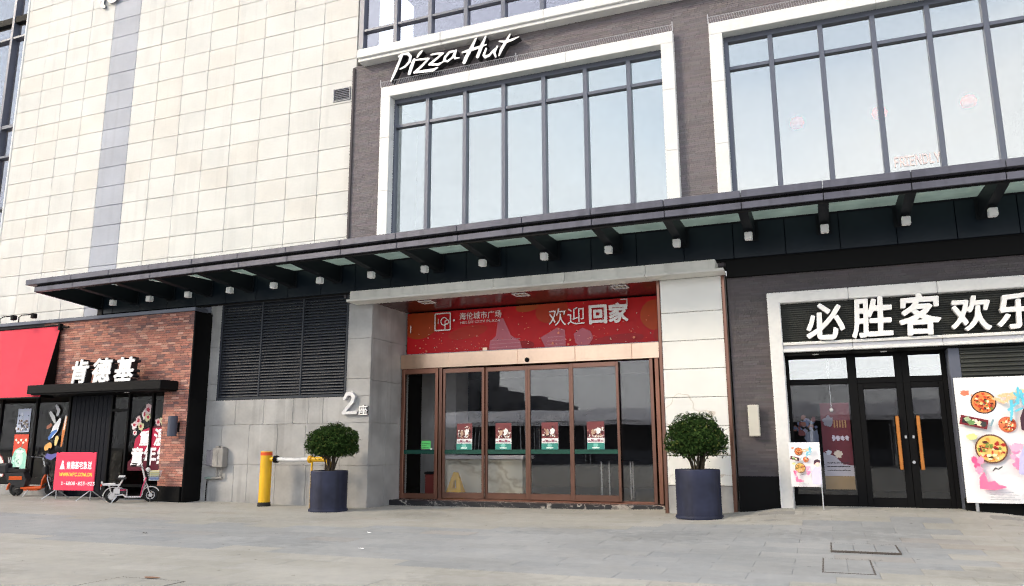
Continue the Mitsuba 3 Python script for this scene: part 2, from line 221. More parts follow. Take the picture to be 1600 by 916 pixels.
    '温3.5': '3,-3 4,0 12,15 22,33 23,34 25,34 30,31 31,35 33,36 90,36 93,34 93,5 98,5 100,2 100,-6 98,-8 25,-9 22,-6 22,2 16,-8 13,-10 8,-7;76,5 79,5 78,23 76,22;60,22 60,5 63,5 63,22;44,5 47,5 47,23 45,22;23,5 30,5 30,18 30,18|6,77 7,79 13,86 15,86 20,84 34,76 35,82 37,83 87,83 90,80 89,40 86,38 36,38 34,41 34,68 30,64 27,63 17,70 8,75;48,52 75,51 75,54 48,54;48,70 48,67 75,67 75,70|0,50 1,52 5,58 9,59 25,51 29,48 30,45 25,37 24,36 22,36 12,42 2,47',
    '海1.0': '26,53 36,67 44,85 52,83 50,74 94,74 95,65 94,65 45,65 41,58 90,57 90,51 90,37 97,36 97,28 89,28 88,15 94,14 94,6 87,6 85,-1 83,-4 80,-7 75,-8 63,-8 60,0 60,0 74,0 76,2 77,6 33,6 36,28 28,28 28,36 29,37 38,37 40,55 39,55 34,48;64,48 72,39 71,37 80,37 81,49;61,27 70,17 70,16 69,14 79,14 80,28;48,49 47,37 64,37 55,47 56,49;46,27 44,14 63,15 52,25 53,28|9,77 13,83 14,84 28,76 31,74 32,72 27,66|6,-2 13,13 20,31 21,31 27,27 28,26 15,-7 14,-7 13,-7 7,-3|3,48 4,50 8,55 21,48 26,44 21,37 20,37 13,42',
    '伦1.0': '2,44 15,63 26,85 33,83 34,81 24,60 25,47 36,56 45,64 54,76 60,85 69,84 69,83 67,78 72,72 83,60 92,53 98,49 98,48 93,42 91,42 79,51 62,70 54,59 43,49 50,48 50,28 66,36 78,43 80,43 85,36 68,26 50,18 50,4 51,2 54,2 80,2 82,4 83,15 84,15 92,12 91,3 89,-3 85,-6 80,-7 52,-7 47,-6 44,-5 41,-1 40,3 40,46 31,40 30,40 25,47 24,-8 23,-9 15,-9 15,44 8,36 7,36',
    '城1.0': '3,13 4,14 15,18 15,52 5,52 4,60 5,61 15,61 16,84 23,84 24,83 24,61 33,60 33,52 24,52 24,21 33,24 34,23 34,21 35,21 36,30 36,69 66,70 66,85 74,85 75,81 80,84 81,84 93,73 94,72 92,70 96,69 96,61 75,60 78,30 79,30 82,38 86,51 88,51 94,50 90,34 81,15 84,4 88,1 89,4 91,17 92,17 98,13 96,-1 94,-5 92,-7 86,-8 82,-7 77,-1 74,6 65,-3 58,-9 57,-9 51,-3 60,4 71,17 68,33 66,61 45,60 45,49 64,49 63,17 62,12 59,9 56,8 46,8 44,13 43,15 39,2 34,-7 31,-9 25,-4 30,5 33,15 7,5 6,5;76,79 75,70 85,70 84,71;43,16 53,16 54,17 55,27 55,41 45,41 44,29',
    '市1.0': '4,62 5,70 46,70 40,83 49,86 50,84 58,70 96,70 95,61 55,61 55,50 87,49 87,11 86,7 83,5 79,3 63,3 61,12 77,12 77,40 55,40 54,-8 45,-9 45,40 24,40 23,3 14,3 14,49 45,50 45,61 5,61',
    '广1.0': '3,-4 3,-3 9,7 12,21 13,33 14,70 50,70 46,83 55,85 61,70 95,69 95,61 23,60 23,30 22,18 19,8 16,0 10,-10 9,-10',
    '场1.0': '3,13 4,14 16,18 16,51 5,52 4,60 16,61 17,84 24,84 25,83 26,61 36,60 36,60 36,52 26,51 26,22 35,25 37,20 41,24 47,30 52,37 55,43 48,44 41,43 37,51 43,53 50,58 66,71 37,71 37,80 77,80 79,81 86,76 86,75 80,70 58,53 95,52 91,10 89,-1 85,-6 80,-8 68,-8 66,0 66,1 78,1 80,3 83,18 85,44 80,43 74,28 69,17 63,9 53,-2 44,-9 38,-5 37,-3 49,6 58,16 66,31 71,44 65,43 60,34 56,27 48,18 42,13 38,16 36,16 7,4 5,5',
}

# ---------------------------------------------------------------- mesh helpers
def M(v, f):
    return trimesh.Trimesh(np.asarray(v, float), np.asarray(f, int), process=False)


def cat(ms):
    return trimesh.util.concatenate(ms) if len(ms) > 1 else ms[0]


def bx(x0, x1, y0, y1, z0, z1):
    v = [(x, y, z) for x in (x0, x1) for y in (y0, y1) for z in (z0, z1)]
    f = [(0, 1, 3), (0, 3, 2), (4, 6, 7), (4, 7, 5), (0, 4, 5), (0, 5, 1), (2, 3, 7), (2, 7, 6), (0, 2, 6), (0, 6, 4), (1, 5, 7), (1, 7, 3)]
    return M(v, f)


def _chamfer_faces():
    pts = []
    for s in [(a, b, c) for a in (-1, 1) for b in (-1, 1) for c in (-1, 1)]:
        for k in range(3):
            p = [0.8 * v for v in s]; p[k] = float(s[k]); pts.append(p)
    h = trimesh.convex.convex_hull(np.array(pts))
    idx = [int(np.argmin(((np.array(pts) - v) ** 2).sum(1))) for v in h.vertices]
    return np.array(idx)[h.faces]


_CF = _chamfer_faces()


def cb(x0, x1, y0, y1, z0, z1, c=0.006):
    """box with chamfered edges, 24 vertices"""
    m, h = np.array([(x0 + x1) / 2, (y0 + y1) / 2, (z0 + z1) / 2]), np.array([x1 - x0, y1 - y0, z1 - z0]) / 2
    c = min(c, 0.45 * h.min())
    pts = []
    for s in [(a, b, d) for a in (-1, 1) for b in (-1, 1) for d in (-1, 1)]:
        for k in range(3):
            o = h - c; o[k] = h[k]
            pts.append(m + np.array(s) * o)
    return M(pts, _CF)


def tube(pts, rad, sides=10, caps=True):
    p = np.asarray(pts, float)
    r = np.broadcast_to(np.asarray(rad, float), (len(p),))
    t = np.gradient(p, axis=0); t /= np.linalg.norm(t, axis=1, keepdims=True) + 1e-12
    ref = np.array([0.0, 0, 1]) if abs(t[0][2]) < 0.9 else np.array([1.0, 0, 0])
    a = np.cross(t, ref); a /= np.linalg.norm(a, axis=1, keepdims=True) + 1e-12
    b = np.cross(t, a)
    ang = np.arange(sides) * 2 * np.pi / sides
    v = p[:, None] + r[:, None, None] * (np.cos(ang)[None, :, None] * a[:, None] + np.sin(ang)[None, :, None] * b[:, None])
    v = v.reshape(-1, 3); f = []
    n = len(p)
    for i in range(n - 1):
        for j in range(sides):
            k = (j + 1) % sides
            A, B, C, D = i * sides + j, i * sides + k, (i + 1) * sides + k, (i + 1) * sides + j
            f += [(A, B, C), (A, C, D)]
    if caps:
        v = np.vstack([v, p[0], p[-1]])
        for j in range(sides):
            k = (j + 1) % sides
            f += [(n * sides, k, j), (n * sides + 1, (n - 1) * sides + j, (n - 1) * sides + k)]
    m = M(v, f); m.fix_normals(); return m


def lathe(profile, sides=48, center=(0, 0, 0)):
    m = trimesh.creation.revolve(np.array(profile, float), sections=sides)
    m.apply_translation(center); m.fix_normals()
    return m


def wavy(x0, x1, y, z0, z1, amp, seed, nx=7, nz=10):
    """a glass pane that is not perfectly flat, facing -y"""
    X, Z = np.meshgrid(np.linspace(x0, x1, nx), np.linspace(z0, z1, nz), indexing='ij')
    P = np.stack([X, X * 0 + seed * 3.7, Z], -1)
    Y = y + amp * 2 * (meshkit.noise(P * [1.6, 1, .9], 3) - .5) + amp * (meshkit.noise(P * [.6, 1, .5], 8) - .5) * 3
    i = np.arange(nx * nz).reshape(nx, nz)
    f = np.concatenate([np.stack([i[:-1, :-1], i[1:, :-1], i[1:, 1:]], -1).reshape(-1, 3), np.stack([i[:-1, :-1], i[1:, 1:], i[:-1, 1:]], -1).reshape(-1, 3)])
    return M(np.c_[X.ravel(), Y.ravel(), Z.ravel()], f)


def prism_x(poly_yz, x0, x1):
    """extrude a polygon of (y, z) points along x"""
    m = trimesh.creation.extrude_polygon(Polygon(poly_yz), x1 - x0, engine='earcut')
    v = np.array(m.vertices)
    m.vertices = np.c_[v[:, 2] + x0, v[:, 0], v[:, 1]]
    m.fix_normals()
    return m


def plate(poly, y_front, depth, curve=None):
    """extrude a shapely polygon given in (x, z) on the facade, front face at y_front (towards -y)"""
    ms = []
    for g in getattr(poly, 'geoms', [poly]):
        if g.is_empty or g.geom_type != 'Polygon' or g.area < 1e-7:
            continue
        m = trimesh.creation.extrude_polygon(g, depth, engine='earcut')
        v = np.array(m.vertices)
        m.vertices = np.c_[v[:, 0], y_front + v[:, 2], v[:, 1]]
        m.fix_normals()
        ms.append(m)
    return cat(ms)


def numbered(key):
    if key not in USED:
        return key
    COUNT[key] = i = COUNT.get(key, 0) + 1
    return f'{key}_{i:03d}'


COUNT = {}
USED = set()


def put(key, mesh, bsdf, smooth=False, **kw):
    """one entry of the scene; a key that is taken gets the next number"""
    k = key if key in labels and key not in scene else numbered(key); USED.add(k)
    scene[k] = mikit.ply(mesh, bsdf, smooth=smooth, **kw)
    return k


def thing(name, label, category, group=None):
    k = numbered(name); USED.add(k)
    labels[k] = {'label': label, 'category': category}
    if group:
        labels[k]['group'] = group
    return k


def stuff(key):
    labels.setdefault(key, {})['kind'] = 'stuff'
    return key


def struct(name):
    labels[name] = {'kind': 'structure'}
    USED.add(name)
    return name


class Print:
    """flat print: coloured shapes in stacked sheets a fraction of a millimetre apart, one mesh with vertex colours"""
    def __init__(self, y):
        self.y, self.n, self.ms, self.cs = y, 0, [], []

    def add(self, poly, col):
        self.n += 1
        for g in getattr(poly, 'geoms', [poly]):
            if g.is_empty or g.geom_type != 'Polygon' or g.area < 1e-6:
                continue
            v, f = trimesh.creation.triangulate_polygon(g, engine='earcut')
            m = M(np.c_[v[:, 0], np.full(len(v), self.y - 0.0004 * self.n), v[:, 1]], f)
            if m.face_normals[0][1] > 0:
                m.invert()
            self.ms.append(m); self.cs.append(np.tile(np.asarray(col, float), (len(v), 1)))

    def put(self, key, bsdf='mat_print'):
        return put(key, cat(self.ms), bsdf, color=np.vstack(self.cs))


def ell(x, z, a, b=None, rot=0.0, n=24):
    t = np.arange(n) * 2 * np.pi / n
    q = np.c_[a * np.cos(t), (b or a) * np.sin(t)]
    c, s = math.cos(rot), math.sin(rot)
    return Polygon(q @ np.array([[c, s], [-s, c]]) + [x, z])


def blob(x, z, a, b=None, seed=0, n=20, amp=0.25):
    g = np.random.default_rng(seed)
    t = np.arange(n) * 2 * np.pi / n
    r = 1 + amp * (g.random(n) - 0.5) * 2
    return Polygon(np.c_[x + a * r * np.cos(t), z + (b or a) * r * np.sin(t)]).buffer(0)


def stroke(pts):
    """brush stroke from (x, z, half width) points"""
    hs = []
    for (x0, z0, r0), (x1, z1, r1) in zip(pts[:-1], pts[1:]):
        hs.append(shapely.union_all([ell(x0, z0, r0, n=12), ell(x1, z1, r1, n=12)]).convex_hull)
    return shapely.union_all(hs)


def glyph(ch, x, z, w, h, shear=0.0):
    """a character as a polygon: lower left corner (x, z), em box w by h"""
    out = []
    for part in GLYPHS[ch].split('|'):
        rings = [[tuple(float(t) for t in q.split(',')) for q in ring.split()] for ring in part.split(';')]
        out.append(Polygon(rings[0], rings[1:]).buffer(0))
    g = shapely.union_all(out)
    return shapely.affinity.affine_transform(g, [w / 100, shear * h / 100, 0, h / 100, x, z])


def latin(text, x, z, h, bold=False, squeeze=1.0):
    """latin text outlines as a polygon in (x, z)"""
    m = meshkit.text_mesh(text, h, 0.001, bold)
    tri = m.triangles[np.abs(m.face_normals[:, 2]) > 0.9]
    tri = tri[tri[:, :, 2].mean(1) > 0.0005]
    g = shapely.union_all([Polygon(t[:, :2]).buffer(1e-5) for t in tri])
    return shapely.affinity.affine_transform(g, [squeeze, 0, 0, 1, x, z])



# ================================================================ THE SETTING
def sm(a, b, v):
    t = np.clip((np.asarray(v, float) - a) / (b - a), 0, 1)
    return t * t * (3 - 2 * t)


def ground_z(x, y):
    """the plaza rises a little towards the building and has a low ramp in front of the glass doors on the right"""
    x, y = np.asarray(x, float), np.asarray(y, float)
    line = np.interp(x, [-30, -22, -20, -17, -15, -12, -10, -5, -3.1, -1.7, 4.5, 8], [.16, .15, .14, .10, .07, .02, .0, .02, .07, .10, .12, .12])
    z = line * sm(10.5, 15.2, y)
    ramp = sm(-1.75, -0.75, x) * (1 - sm(2.35, 3.9, x)) * sm(13.4, 15.6, y)
    return z + 0.145 * ramp


struct('ground')
put_ground = bx(-300, 300, -300, 300, -1.0, -0.06)
scene['ground'] = mikit.ply(put_ground, 'mat_paving')

struct('pavement')
gx, gy = np.linspace(-34, 9, 173), np.linspace(1.8, 17.1, 62)
GX, GY = np.meshgrid(gx, gy, indexing='ij')
v = np.c_[GX.ravel(), GY.ravel(), ground_z(GX, GY).ravel() - 0.012]
idx = np.arange(GX.size).reshape(GX.shape)
f = np.concatenate([np.stack([idx[:-1, :-1], idx[1:, :-1], idx[1:, 1:]], -1).reshape(-1, 3), np.stack([idx[:-1, :-1], idx[1:, 1:], idx[:-1, 1:]], -1).reshape(-1, 3)])
scene['pavement'] = mikit.ply(M(v, f), 'mat_paving_joint')
pavers = []
for j in range(4, 38):
    y0, y1 = j * 0.45, (j + 1) * 0.45
    off = 0.0 if j % 2 == 0 else 0.45
    for i in range(-38, 11):
        x0 = i * 0.9 - off; x1 = x0 + 0.9
        if x1 < -34 or x0 > 8.6:
            continue
        xc, yc = (x0 + x1) / 2, (y0 + y1) / 2
        if yc > 16.0 and not (-10.2 < xc < -2.9):
            continue
        if yc > 15.4 and xc < -14.6:
            continue
        if yc > 17.05:
            continue
        g, lift = 0.0014, rng.normal(0, 0.0007)
        xa, xb, ya, yb = x0 + g, x1 - g, y0 + g, y1 - g
        q = [(xa, ya), (xb, ya), (xb, yb), (xa, yb)]
        zt = [float(ground_z(*p)) + lift for p in q]
        c = 0.0028
        top = [(xa + c, ya + c), (xb - c, ya + c), (xb - c, yb - c), (xa + c, yb - c)]
        vv = [(*p, z) for p, z in zip(top, zt)] + [(*p, z - 0.002) for p, z in zip(q, zt)] + [(*p, z - 0.03) for p, z in zip(q, zt)]
        ff = [(0, 1, 2), (0, 2, 3)]
        for a in (0, 4):
            for k in range(4):
                n_ = (k + 1) % 4
                ff += [(a + 4 + k, a + 4 + n_, a + n_), (a + 4 + k, a + n_, a + k)]
        az = math.degrees(math.atan2(xc, yc))
        pavers.append((math.hypot(xc, yc) if -56 < az < 13 and yc > 5.4 else 1e3 + yc, M(vv, ff)))
pavers.sort(key=lambda t: t[0])
for d_, m_ in pavers[:297]:
    put('pavement__paver', m_, 'mat_paving')
stuff(put('pavement__far_paver', cat([m_ for d_, m_ in pavers[297:]]), 'mat_paving'))

# ---------------------------------------------------------------- the pale tiled building on the left
t = thing('tiled_building', 'tall windowless building clad in cream stone tiles with one lilac grey stripe', 'building')
put(t + '__wall', bx(-23.8, -10.78, 16.185, 17.2, 4.3, 17.6), 'mat_joint')
cols = [-23.8, -22.75, -21.78, -20.81, -19.83, -18.73, -17.75, -16.79, -15.84, -14.87, -13.87, -12.87, -11.87, -10.78]
rows = [9.68 + 0.612 * k for k in range(-9, 13)]
for zi in range(len(rows) - 1):
    for ci in range(len(cols) - 1):
        g = 0.0065
        dy = rng.normal(0, 0.0022)
        m = cb(cols[ci] + g, cols[ci + 1] - g, 16.15 + dy, 16.19, rows[zi] + g, rows[zi + 1] - g, 0.005)
        put(t + ('__grey_panel' if ci == 4 else '__panel'), m, 'mat_lilac_panel' if ci == 4 else 'mat_tan')
for k in range(1):
    put(t + '__edge_trim', cb(-23.86, -23.802, 16.12, 16.45, 4.3, 17.6, 0.01), 'mat_white')
v_ = thing('vent_grille', 'small dark louvred vent grille set in the cream tiles near the brick corner', 'vent')
put(v_ + '__frame', cat([cb(-11.46, -10.93, 16.12, 16.15, 10.36, 10.39, .004), cb(-11.46, -10.93, 16.12, 16.15, 10.69, 10.72, .004), cb(-11.46, -11.43, 16.12, 16.15, 10.39, 10.69, .004), cb(-10.96, -10.93, 16.12, 16.15, 10.39, 10.69, .004)]), 'mat_frame_grey')
put(v_ + '__backing', bx(-11.43, -10.96, 16.138, 16.144, 10.39, 10.69), 'mat_black')
for k in range(6):
    z = 10.415 + k * 0.05
    put(v_ + '__slat', prism_x([(16.122, z - .012), (16.137, z + .014), (16.137, z + .02), (16.122, z - .006)], -11.43, -10.96), 'mat_frame_grey')
s_ = thing('wall_lettering', 'cropped dark letters mounted high on the cream tiled wall', 'lettering')
put(s_ + '__letter', plate(latin('l', -20.42, 15.09, 0.62, True), 16.06, 0.05), 'mat_frame_grey')
put(s_ + '__letter', plate(latin('U', -20.20, 15.2, 0.62, True), 16.06, 0.05), 'mat_frame_grey')

# ---------------------------------------------------------------- the glass building at the left edge
t = thing('glass_building', 'lilac curtain wall building of dark framed panes at the far left edge', 'building')
put(t + '__wall', bx(-34, -23.87, 16.9, 18, 0, 17.6), 'mat_interior')
xs = [-24.74, -26.1, -27.5, -28.9, -30.3, -31.7, -33.1]
zs = [4.6, 6.9, 9.0, 10.78, 11.84, 15.10, 15.78, 17.6]
for x in xs:
    put(t + '__mullion', cb(x - .06, x + .06, 16.28, 16.5, 0, 17.6), 'mat_frame_grey')
for z, w in zip(zs[:-1], (.05, .04, .04, .04, .06, .04, .12)):
    put(t + '__transom', cb(-34, -23.87, 16.30, 16.48, z - w, z + w), 'mat_frame_grey' if w < .1 else 'mat_dark')
xe = [-23.87] + xs
for a, b in zip(xe[:-1], xe[1:]):
    for z0, z1 in zip(zs[:-1], zs[1:]):
        tilt = rng.normal(0, .004)
        put(t + '__pane', M([(b, 16.42, z0), (a, 16.42 + tilt, z0), (a, 16.42 + tilt, z1), (b, 16.42, z1)], [(0, 1, 2), (0, 2, 3)]), 'mat_glass_dim')

# ---------------------------------------------------------------- the grey brick building
t = B = thing('brick_building', 'grey purple brick building with white framed upper windows above the canopy', 'building')
YB = 16.05


def backing(rects):
    return cat([bx(a, b, YB + 0.012, YB + 0.5, c, d) for a, b, c, d in rects])


WL, WR, WT = (-9.85, -2.45), (-1.68, 8.2), 10.37
regions = [(-10.78, WL[0] + .02, 5.0, 11.2), (WL[1] - .02, WR[0] + .02, 5.0, 11.2), (WL[0] + .02, WL[1] - .02, WT - .02, 11.2), (WR[0] + .02, 8.2, WT - .02, 11.2),
           (WL[0] + .02, WL[1] - .02, 5.0, 6.3), (WR[0] + .02, 8.2, 5.0, 6.3)]
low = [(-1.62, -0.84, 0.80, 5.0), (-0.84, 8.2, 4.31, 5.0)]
put(t + '__wall', backing(regions + low), 'mat_mortar')


def brickwork(rects, y, bl, bh, tone, joint=0.006, depth=0.012, jit=0.003):
    ms, cs = [], []
    for a, b, c, d in rects:
        for k in range(int(math.floor(c / bh)), int(math.ceil(d / bh))):
            z0, z1 = max(c, k * bh), min(d, (k + 1) * bh)
            if z1 - z0 < 0.015:
                continue
            x = a - (rng.random() * bl)
            while x < b:
                w = bl * (0.7 + 0.6 * rng.random())
                x0, x1 = max(a, x), min(b, x + w)
                if x1 - x0 > 0.02:
                    yy = y + rng.random() * jit
                    m = bx(x0 + (joint / 2 if x0 > a else 0), x1 - (joint / 2 if x1 < b else 0), yy, y + depth + .004, z0 + joint / 2, z1 - joint / 2)
                    ms.append(m); cs.append(np.tile(tone(), (8, 1)))
                x += w
    return cat(ms), np.vstack(cs)


def purple():
    k = 0.88 + 0.24 * rng.random()
    return np.array([0.178, 0.160, 0.171]) * k * (1 + 0.06 * (rng.random(3) - .5))


m, c = brickwork(regions[:4], YB, 0.30, 0.044, purple, joint=0.006, jit=0.006)
stuff(put(t + '__brick', m, 'mat_brick', color=c))
m, c = brickwork(low, YB, 0.30, 0.044, lambda: .60 * purple(), joint=0.006, jit=0.006)  # same brick toned down, canopy shade put into its colour
stuff(put(t + '__shaded_lower_brick', m, 'mat_brick', color=c))
put(t + '__shade_band', cb(-1.615, 8.2, 15.96, 16.2, 4.74, 5.09, .006), 'mat_black')  # added black band, stands in for the deep shade under the canopy
put(t + '__plinth', cb(-1.62, -0.86, 15.98, 16.3, -0.1, 0.80), 'mat_black')
put(t + '__corner_trim', cb(-10.80, -10.74, 16.0, 16.2, 5.0, 11.15), 'mat_mortar')
# white ledge below the top windows, in lengths
lx = [-10.5, -8.1, -5.4, -2.7, 0.0, 2.7, 5.4, 8.2]
for a, b in zip(lx[:-1], lx[1:]):
    put(t + '__ledge', cat([cb(a + .003, b - .003, 15.72, 16.2, 11.24, 11.47, .01), cb(a + .003, b - .003, 15.78, 16.2, 11.15, 11.238, .01)]), 'mat_white')
# the top window band
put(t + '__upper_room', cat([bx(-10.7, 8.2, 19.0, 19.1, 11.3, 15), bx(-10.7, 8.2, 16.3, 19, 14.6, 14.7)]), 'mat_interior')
tx = [-10.62 + 1.012 * k for k in range(19)]
for k, x in enumerate(tx):
    put(t + '__upper_mullion', cb(x - (.06 if k else .1), x + .05, 16.1, 16.3, 11.47, 14.8, .005), 'mat_frame_grey')
for a, b in zip(tx[:-1], tx[1:]):
    put(t + '__upper_transom', cb(a + .05, b - .06, 16.12, 16.28, 12.20, 12.27, .005), 'mat_frame_grey')
    put(t + '__upper_sill', cb(a + .05, b - .06, 16.12, 16.28, 11.47, 11.53, .005), 'mat_frame_grey')
    for z0, z1 in ((11.53, 12.2), (12.27, 14.8)):
        q = rng.normal(0, .006, 2)
        put(t + '__upper_pane', wavy(a, b, 16.2 + q[0], z0, z1, .0012, a + z0), 'mat_glass_lilac', smooth=True)


def big_window(x0, x1, mull, label, glass, lower_glass):
    w = numbered(t + '__window'); USED.add(w); labels[w] = {'label': label}
    zb, zt, fw = 6.35, WT, 0.275
    for a, b in ((x0, x0 + fw), (x1 - fw, x1)):
        zz = [zb, 7.6, 9.0, zt - fw]
        for c0, c1 in zip(zz[:-1], zz[1:]):
            put(w + '__frame', cb(a, b, 15.88, 16.34, c0 + .002, c1 - .002, .008), 'mat_white')
    hx = np.linspace(x0, x1, 4)
    for a, b in zip(hx[:-1], hx[1:]):
        put(w + '__frame', cb(a + .002, b - .002, 15.88, 16.34, zt - fw, zt, .008), 'mat_white')
    ix0, ix1, top = x0 + fw, x1 - fw, zt - fw
    put(w + '__header', cb(ix0, ix1, 16.12, 16.3, top - .12, top - .002, .004), 'mat_frame_grey')
    ms_ = mull
    for x in ms_:
        put(w + '__mullion', cb(x - .05, x + .05, 16.11, 16.31, zb, top - .121, .006), 'mat_frame_grey')
    edges = list(ms_)
    if edges[0] - ix0 > .12:
        edges = [ix0] + edges
    if ix1 - edges[-1] > .12:
        edges = edges + [ix1]
    for a, b in zip(edges[:-1], edges[1:]):
        put(w + '__transom', cb(a + .05, b - .05, 16.13, 16.29, 9.32, 9.40, .005), 'mat_frame_grey')
        for z0, z1, gl in ((zb, 9.32, lower_glass), (9.40, top - .12, glass)):
            q = rng.normal(0, .006, 3)
            put(w + '__pane', wavy(a, b, 16.2 + .3 * q[0], z0, z1, .0022, a + z0), gl, smooth=True)
    # bird guard: a thin rail on short pins along the top of the frame
    pins = [tube([(x, 15.9, zt), (x - .03, 15.86, zt + .13)], .004, 4, False) for x in np.arange(x0 + .02, x1, .05)]
    put(w + '__bird_guard', cat([tube([(x0, 15.86, zt + .13), (x1, 15.86, zt + .13)], .008, 5), tube([(x0, 15.89, zt), (x0, 15.86, zt + .2)], .012, 5), tube([(x1, 15.89, zt), (x1, 15.86, zt + .2)], .012, 5),
                                 tube([((x0 + x1) / 2, 15.89, zt), ((x0 + x1) / 2, 15.86, zt + .2)], .012, 5)] + pins), 'mat_alu')
    return w


big_window(*WL, [-9.58, -8.63, -7.60, -6.58, -5.56, -4.54, -3.52], 'large white framed window of blue reflecting panes below the script sign', 'mat_glass_blue', 'mat_glass_blue')
big_window(*WR, [-1.36, -.45, .54, 1.53, 2.52, 3.50, 4.49, 5.48, 6.47, 7.46], 'large white framed window of pale panes at the upper right', 'mat_glass_pale', 'mat_glass_pale')
# rooms behind the big windows
put(B + '__room_wall', cat([bx(-10.7, -2.1, 19.2, 19.3, 6.1, 10.9), bx(-2.1, -2.0, 16.5, 19.2, 6.1, 10.9), bx(-2.0, 8.2, 19.2, 19.3, 6.1, 10.9), bx(-10.7, -10.6, 16.5, 19.2, 6.1, 10.9), bx(8.1, 8.2, 16.5, 19.2, 6.1, 10.9), bx(-10.7, 8.2, 16.5, 19.3, 10.9, 11.1)]), 'mat_interior_pale')
put(B + '__room_floor', bx(-10.7, 8.2, 16.35, 19.3, 5.9, 6.1), 'mat_interior_pale')
lw = thing('window_lettering', 'faint pink lettering along the bottom of the upper right window', 'lettering')
put(lw, plate(latin('FRIENDLY', 1.66, 6.72, 0.20, True, 0.60), 16.18, .008), 'mat_vinyl_pink')
for x, z, w in ((-0.05, 8.47, 'left red pendant lamp seen faintly inside the upper right window'), (1.62, 8.43, 'middle red pendant lamp seen faintly behind the mullions of the upper right window'), (3.3, 8.40, 'right red pendant lamp seen faintly inside the upper right window')):
    k = thing('pendant_lamp', w, 'lamp', None)
    put(k + '__shade', lathe([(0.02, .13), (.12, .08), (.155, -.02), (.12, -.12), (.0, -.13)], 24, (x, 17.5, z)), 'mat_lamp_red', smooth=40, emitter={'type': 'area', 'radiance': {'type': 'rgb', 'value': [0.26, 0.03, 0.03]}})
    put(k + '__cap', trimesh.creation.cylinder(.03, .05, sections=16).apply_translation([x, 17.5, z + .12]), 'mat_dark')

# script sign over the left window
SCRIPT = {'P': [[(-9.216, 11.109, 0.035), (-9.353, 10.783, 0.04), (-9.454, 10.575, 0.033), (-9.517, 10.449, 0.014)], [(-9.303, 11.081, 0.026), (-9.19, 11.134, 0.035), (-9.044, 11.115, 0.04), (-8.968, 11.021, 0.04), (-8.986, 10.887, 0.035), (-9.115, 10.774, 0.031), (-9.259, 10.734, 0.019)]], 'i': [[(-8.861, 10.907, 0.04), (-8.93, 10.751, 0.052), (-8.991, 10.563, 0.045)], [(-8.638, 11.105, 0.021), (-8.702, 11.056, 0.038), (-8.773, 10.97, 0.026)]], 'z': [[(-8.824, 10.895, 0.021), (-8.646, 10.879, 0.028), (-8.452, 10.856, 0.028)], [(-8.47, 10.839, 0.028), (-8.643, 10.695, 0.033), (-8.822, 10.575, 0.033)], [(-8.853, 10.561, 0.028), (-8.511, 10.54, 0.04), (-8.318, 10.528, 0.038), (-8.199, 10.569, 0.017)]], 'z2': [[(-8.385, 10.947, 0.021), (-8.236, 10.949, 0.028), (-8.057, 10.92, 0.028)], [(-8.082, 10.906, 0.028), (-8.259, 10.793, 0.031), (-8.416, 10.705, 0.031)], [(-8.437, 10.694, 0.028), (-8.18, 10.649, 0.035), (-8.041, 10.695, 0.014)]], 'a': [[(-7.755, 10.918, 0.028), (-7.88, 10.914, 0.033), (-7.993, 10.813, 0.035), (-8.029, 10.717, 0.033), (-7.928, 10.683, 0.028), (-7.803, 10.751, 0.024), (-7.749, 10.863, 0.021)], [(-7.704, 10.923, 0.031), (-7.748, 10.789, 0.033), (-7.727, 10.724, 0.031), (-7.607, 10.712, 0.012)]], 'H': [[(-7.156, 11.152, 0.024), (-7.282, 10.915, 0.047), (-7.416, 10.698, 0.05), (-7.477, 10.564, 0.047)], [(-6.911, 11.125, 0.024), (-7.013, 10.908, 0.047), (-7.121, 10.644, 0.043)], [(-7.524, 10.837, 0.024), (-7.38, 10.849, 0.04), (-7.159, 10.875, 0.038), (-6.896, 10.913, 0.019)]], 'u': [[(-6.896, 10.806, 0.026), (-6.958, 10.655, 0.035), (-6.914, 10.593, 0.038), (-6.818, 10.615, 0.033), (-6.673, 10.742, 0.026)], [(-6.601, 10.804, 0.024), (-6.685, 10.672, 0.035), (-6.645, 10.544, 0.021)]], 't': [[(-6.272, 11.055, 0.019), (-6.398, 10.853, 0.04), (-6.506, 10.695, 0.04), (-6.559, 10.555, 0.017)], [(-6.549, 10.928, 0.019), (-6.386, 10.879, 0.035), (-6.22, 10.9, 0.031), (-6.046, 10.942, 0.009)]]}
sg = thing('script_sign', 'white brush script letters mounted on the grey brick above the left window', 'sign')
for k, st in SCRIPT.items():
    p = shapely.union_all([stroke(s) for s in st]).simplify(.003)
    L_ = put(sg + '__letter', plate(p, 15.80, .015), 'mat_letter')
    put(L_ + '__side', plate(p.buffer(-.004), 15.815, .19), 'mat_letter_side')

# ---------------------------------------------------------------- grey stone wall with the big louvre
t = thing('stone_wall', 'pale grey stone slab wall around the dark louvre left of the entrance', 'wall')
put(t + '__core', cat([bx(-14.95, -14.58, 16.03, 17.9, -.2, 5.1), bx(-14.58, -10.64, 16.03, 16.1, -.2, 2.58), bx(-10.64, -10.0, 16.03, 17.9, -.2, 4.86), bx(-14.58, -10.64, 16.4, 16.5, 2.5, 5.2)]), 'mat_joint')


def slab(x0, x1, z0, z1, y=16.0):
    g = .0035
    put(t + '__panel', cb(x0 + g, x1 - g, y + rng.normal(0, .0012), y + .035, z0 + g, z1 - g, .004), 'mat_stone')


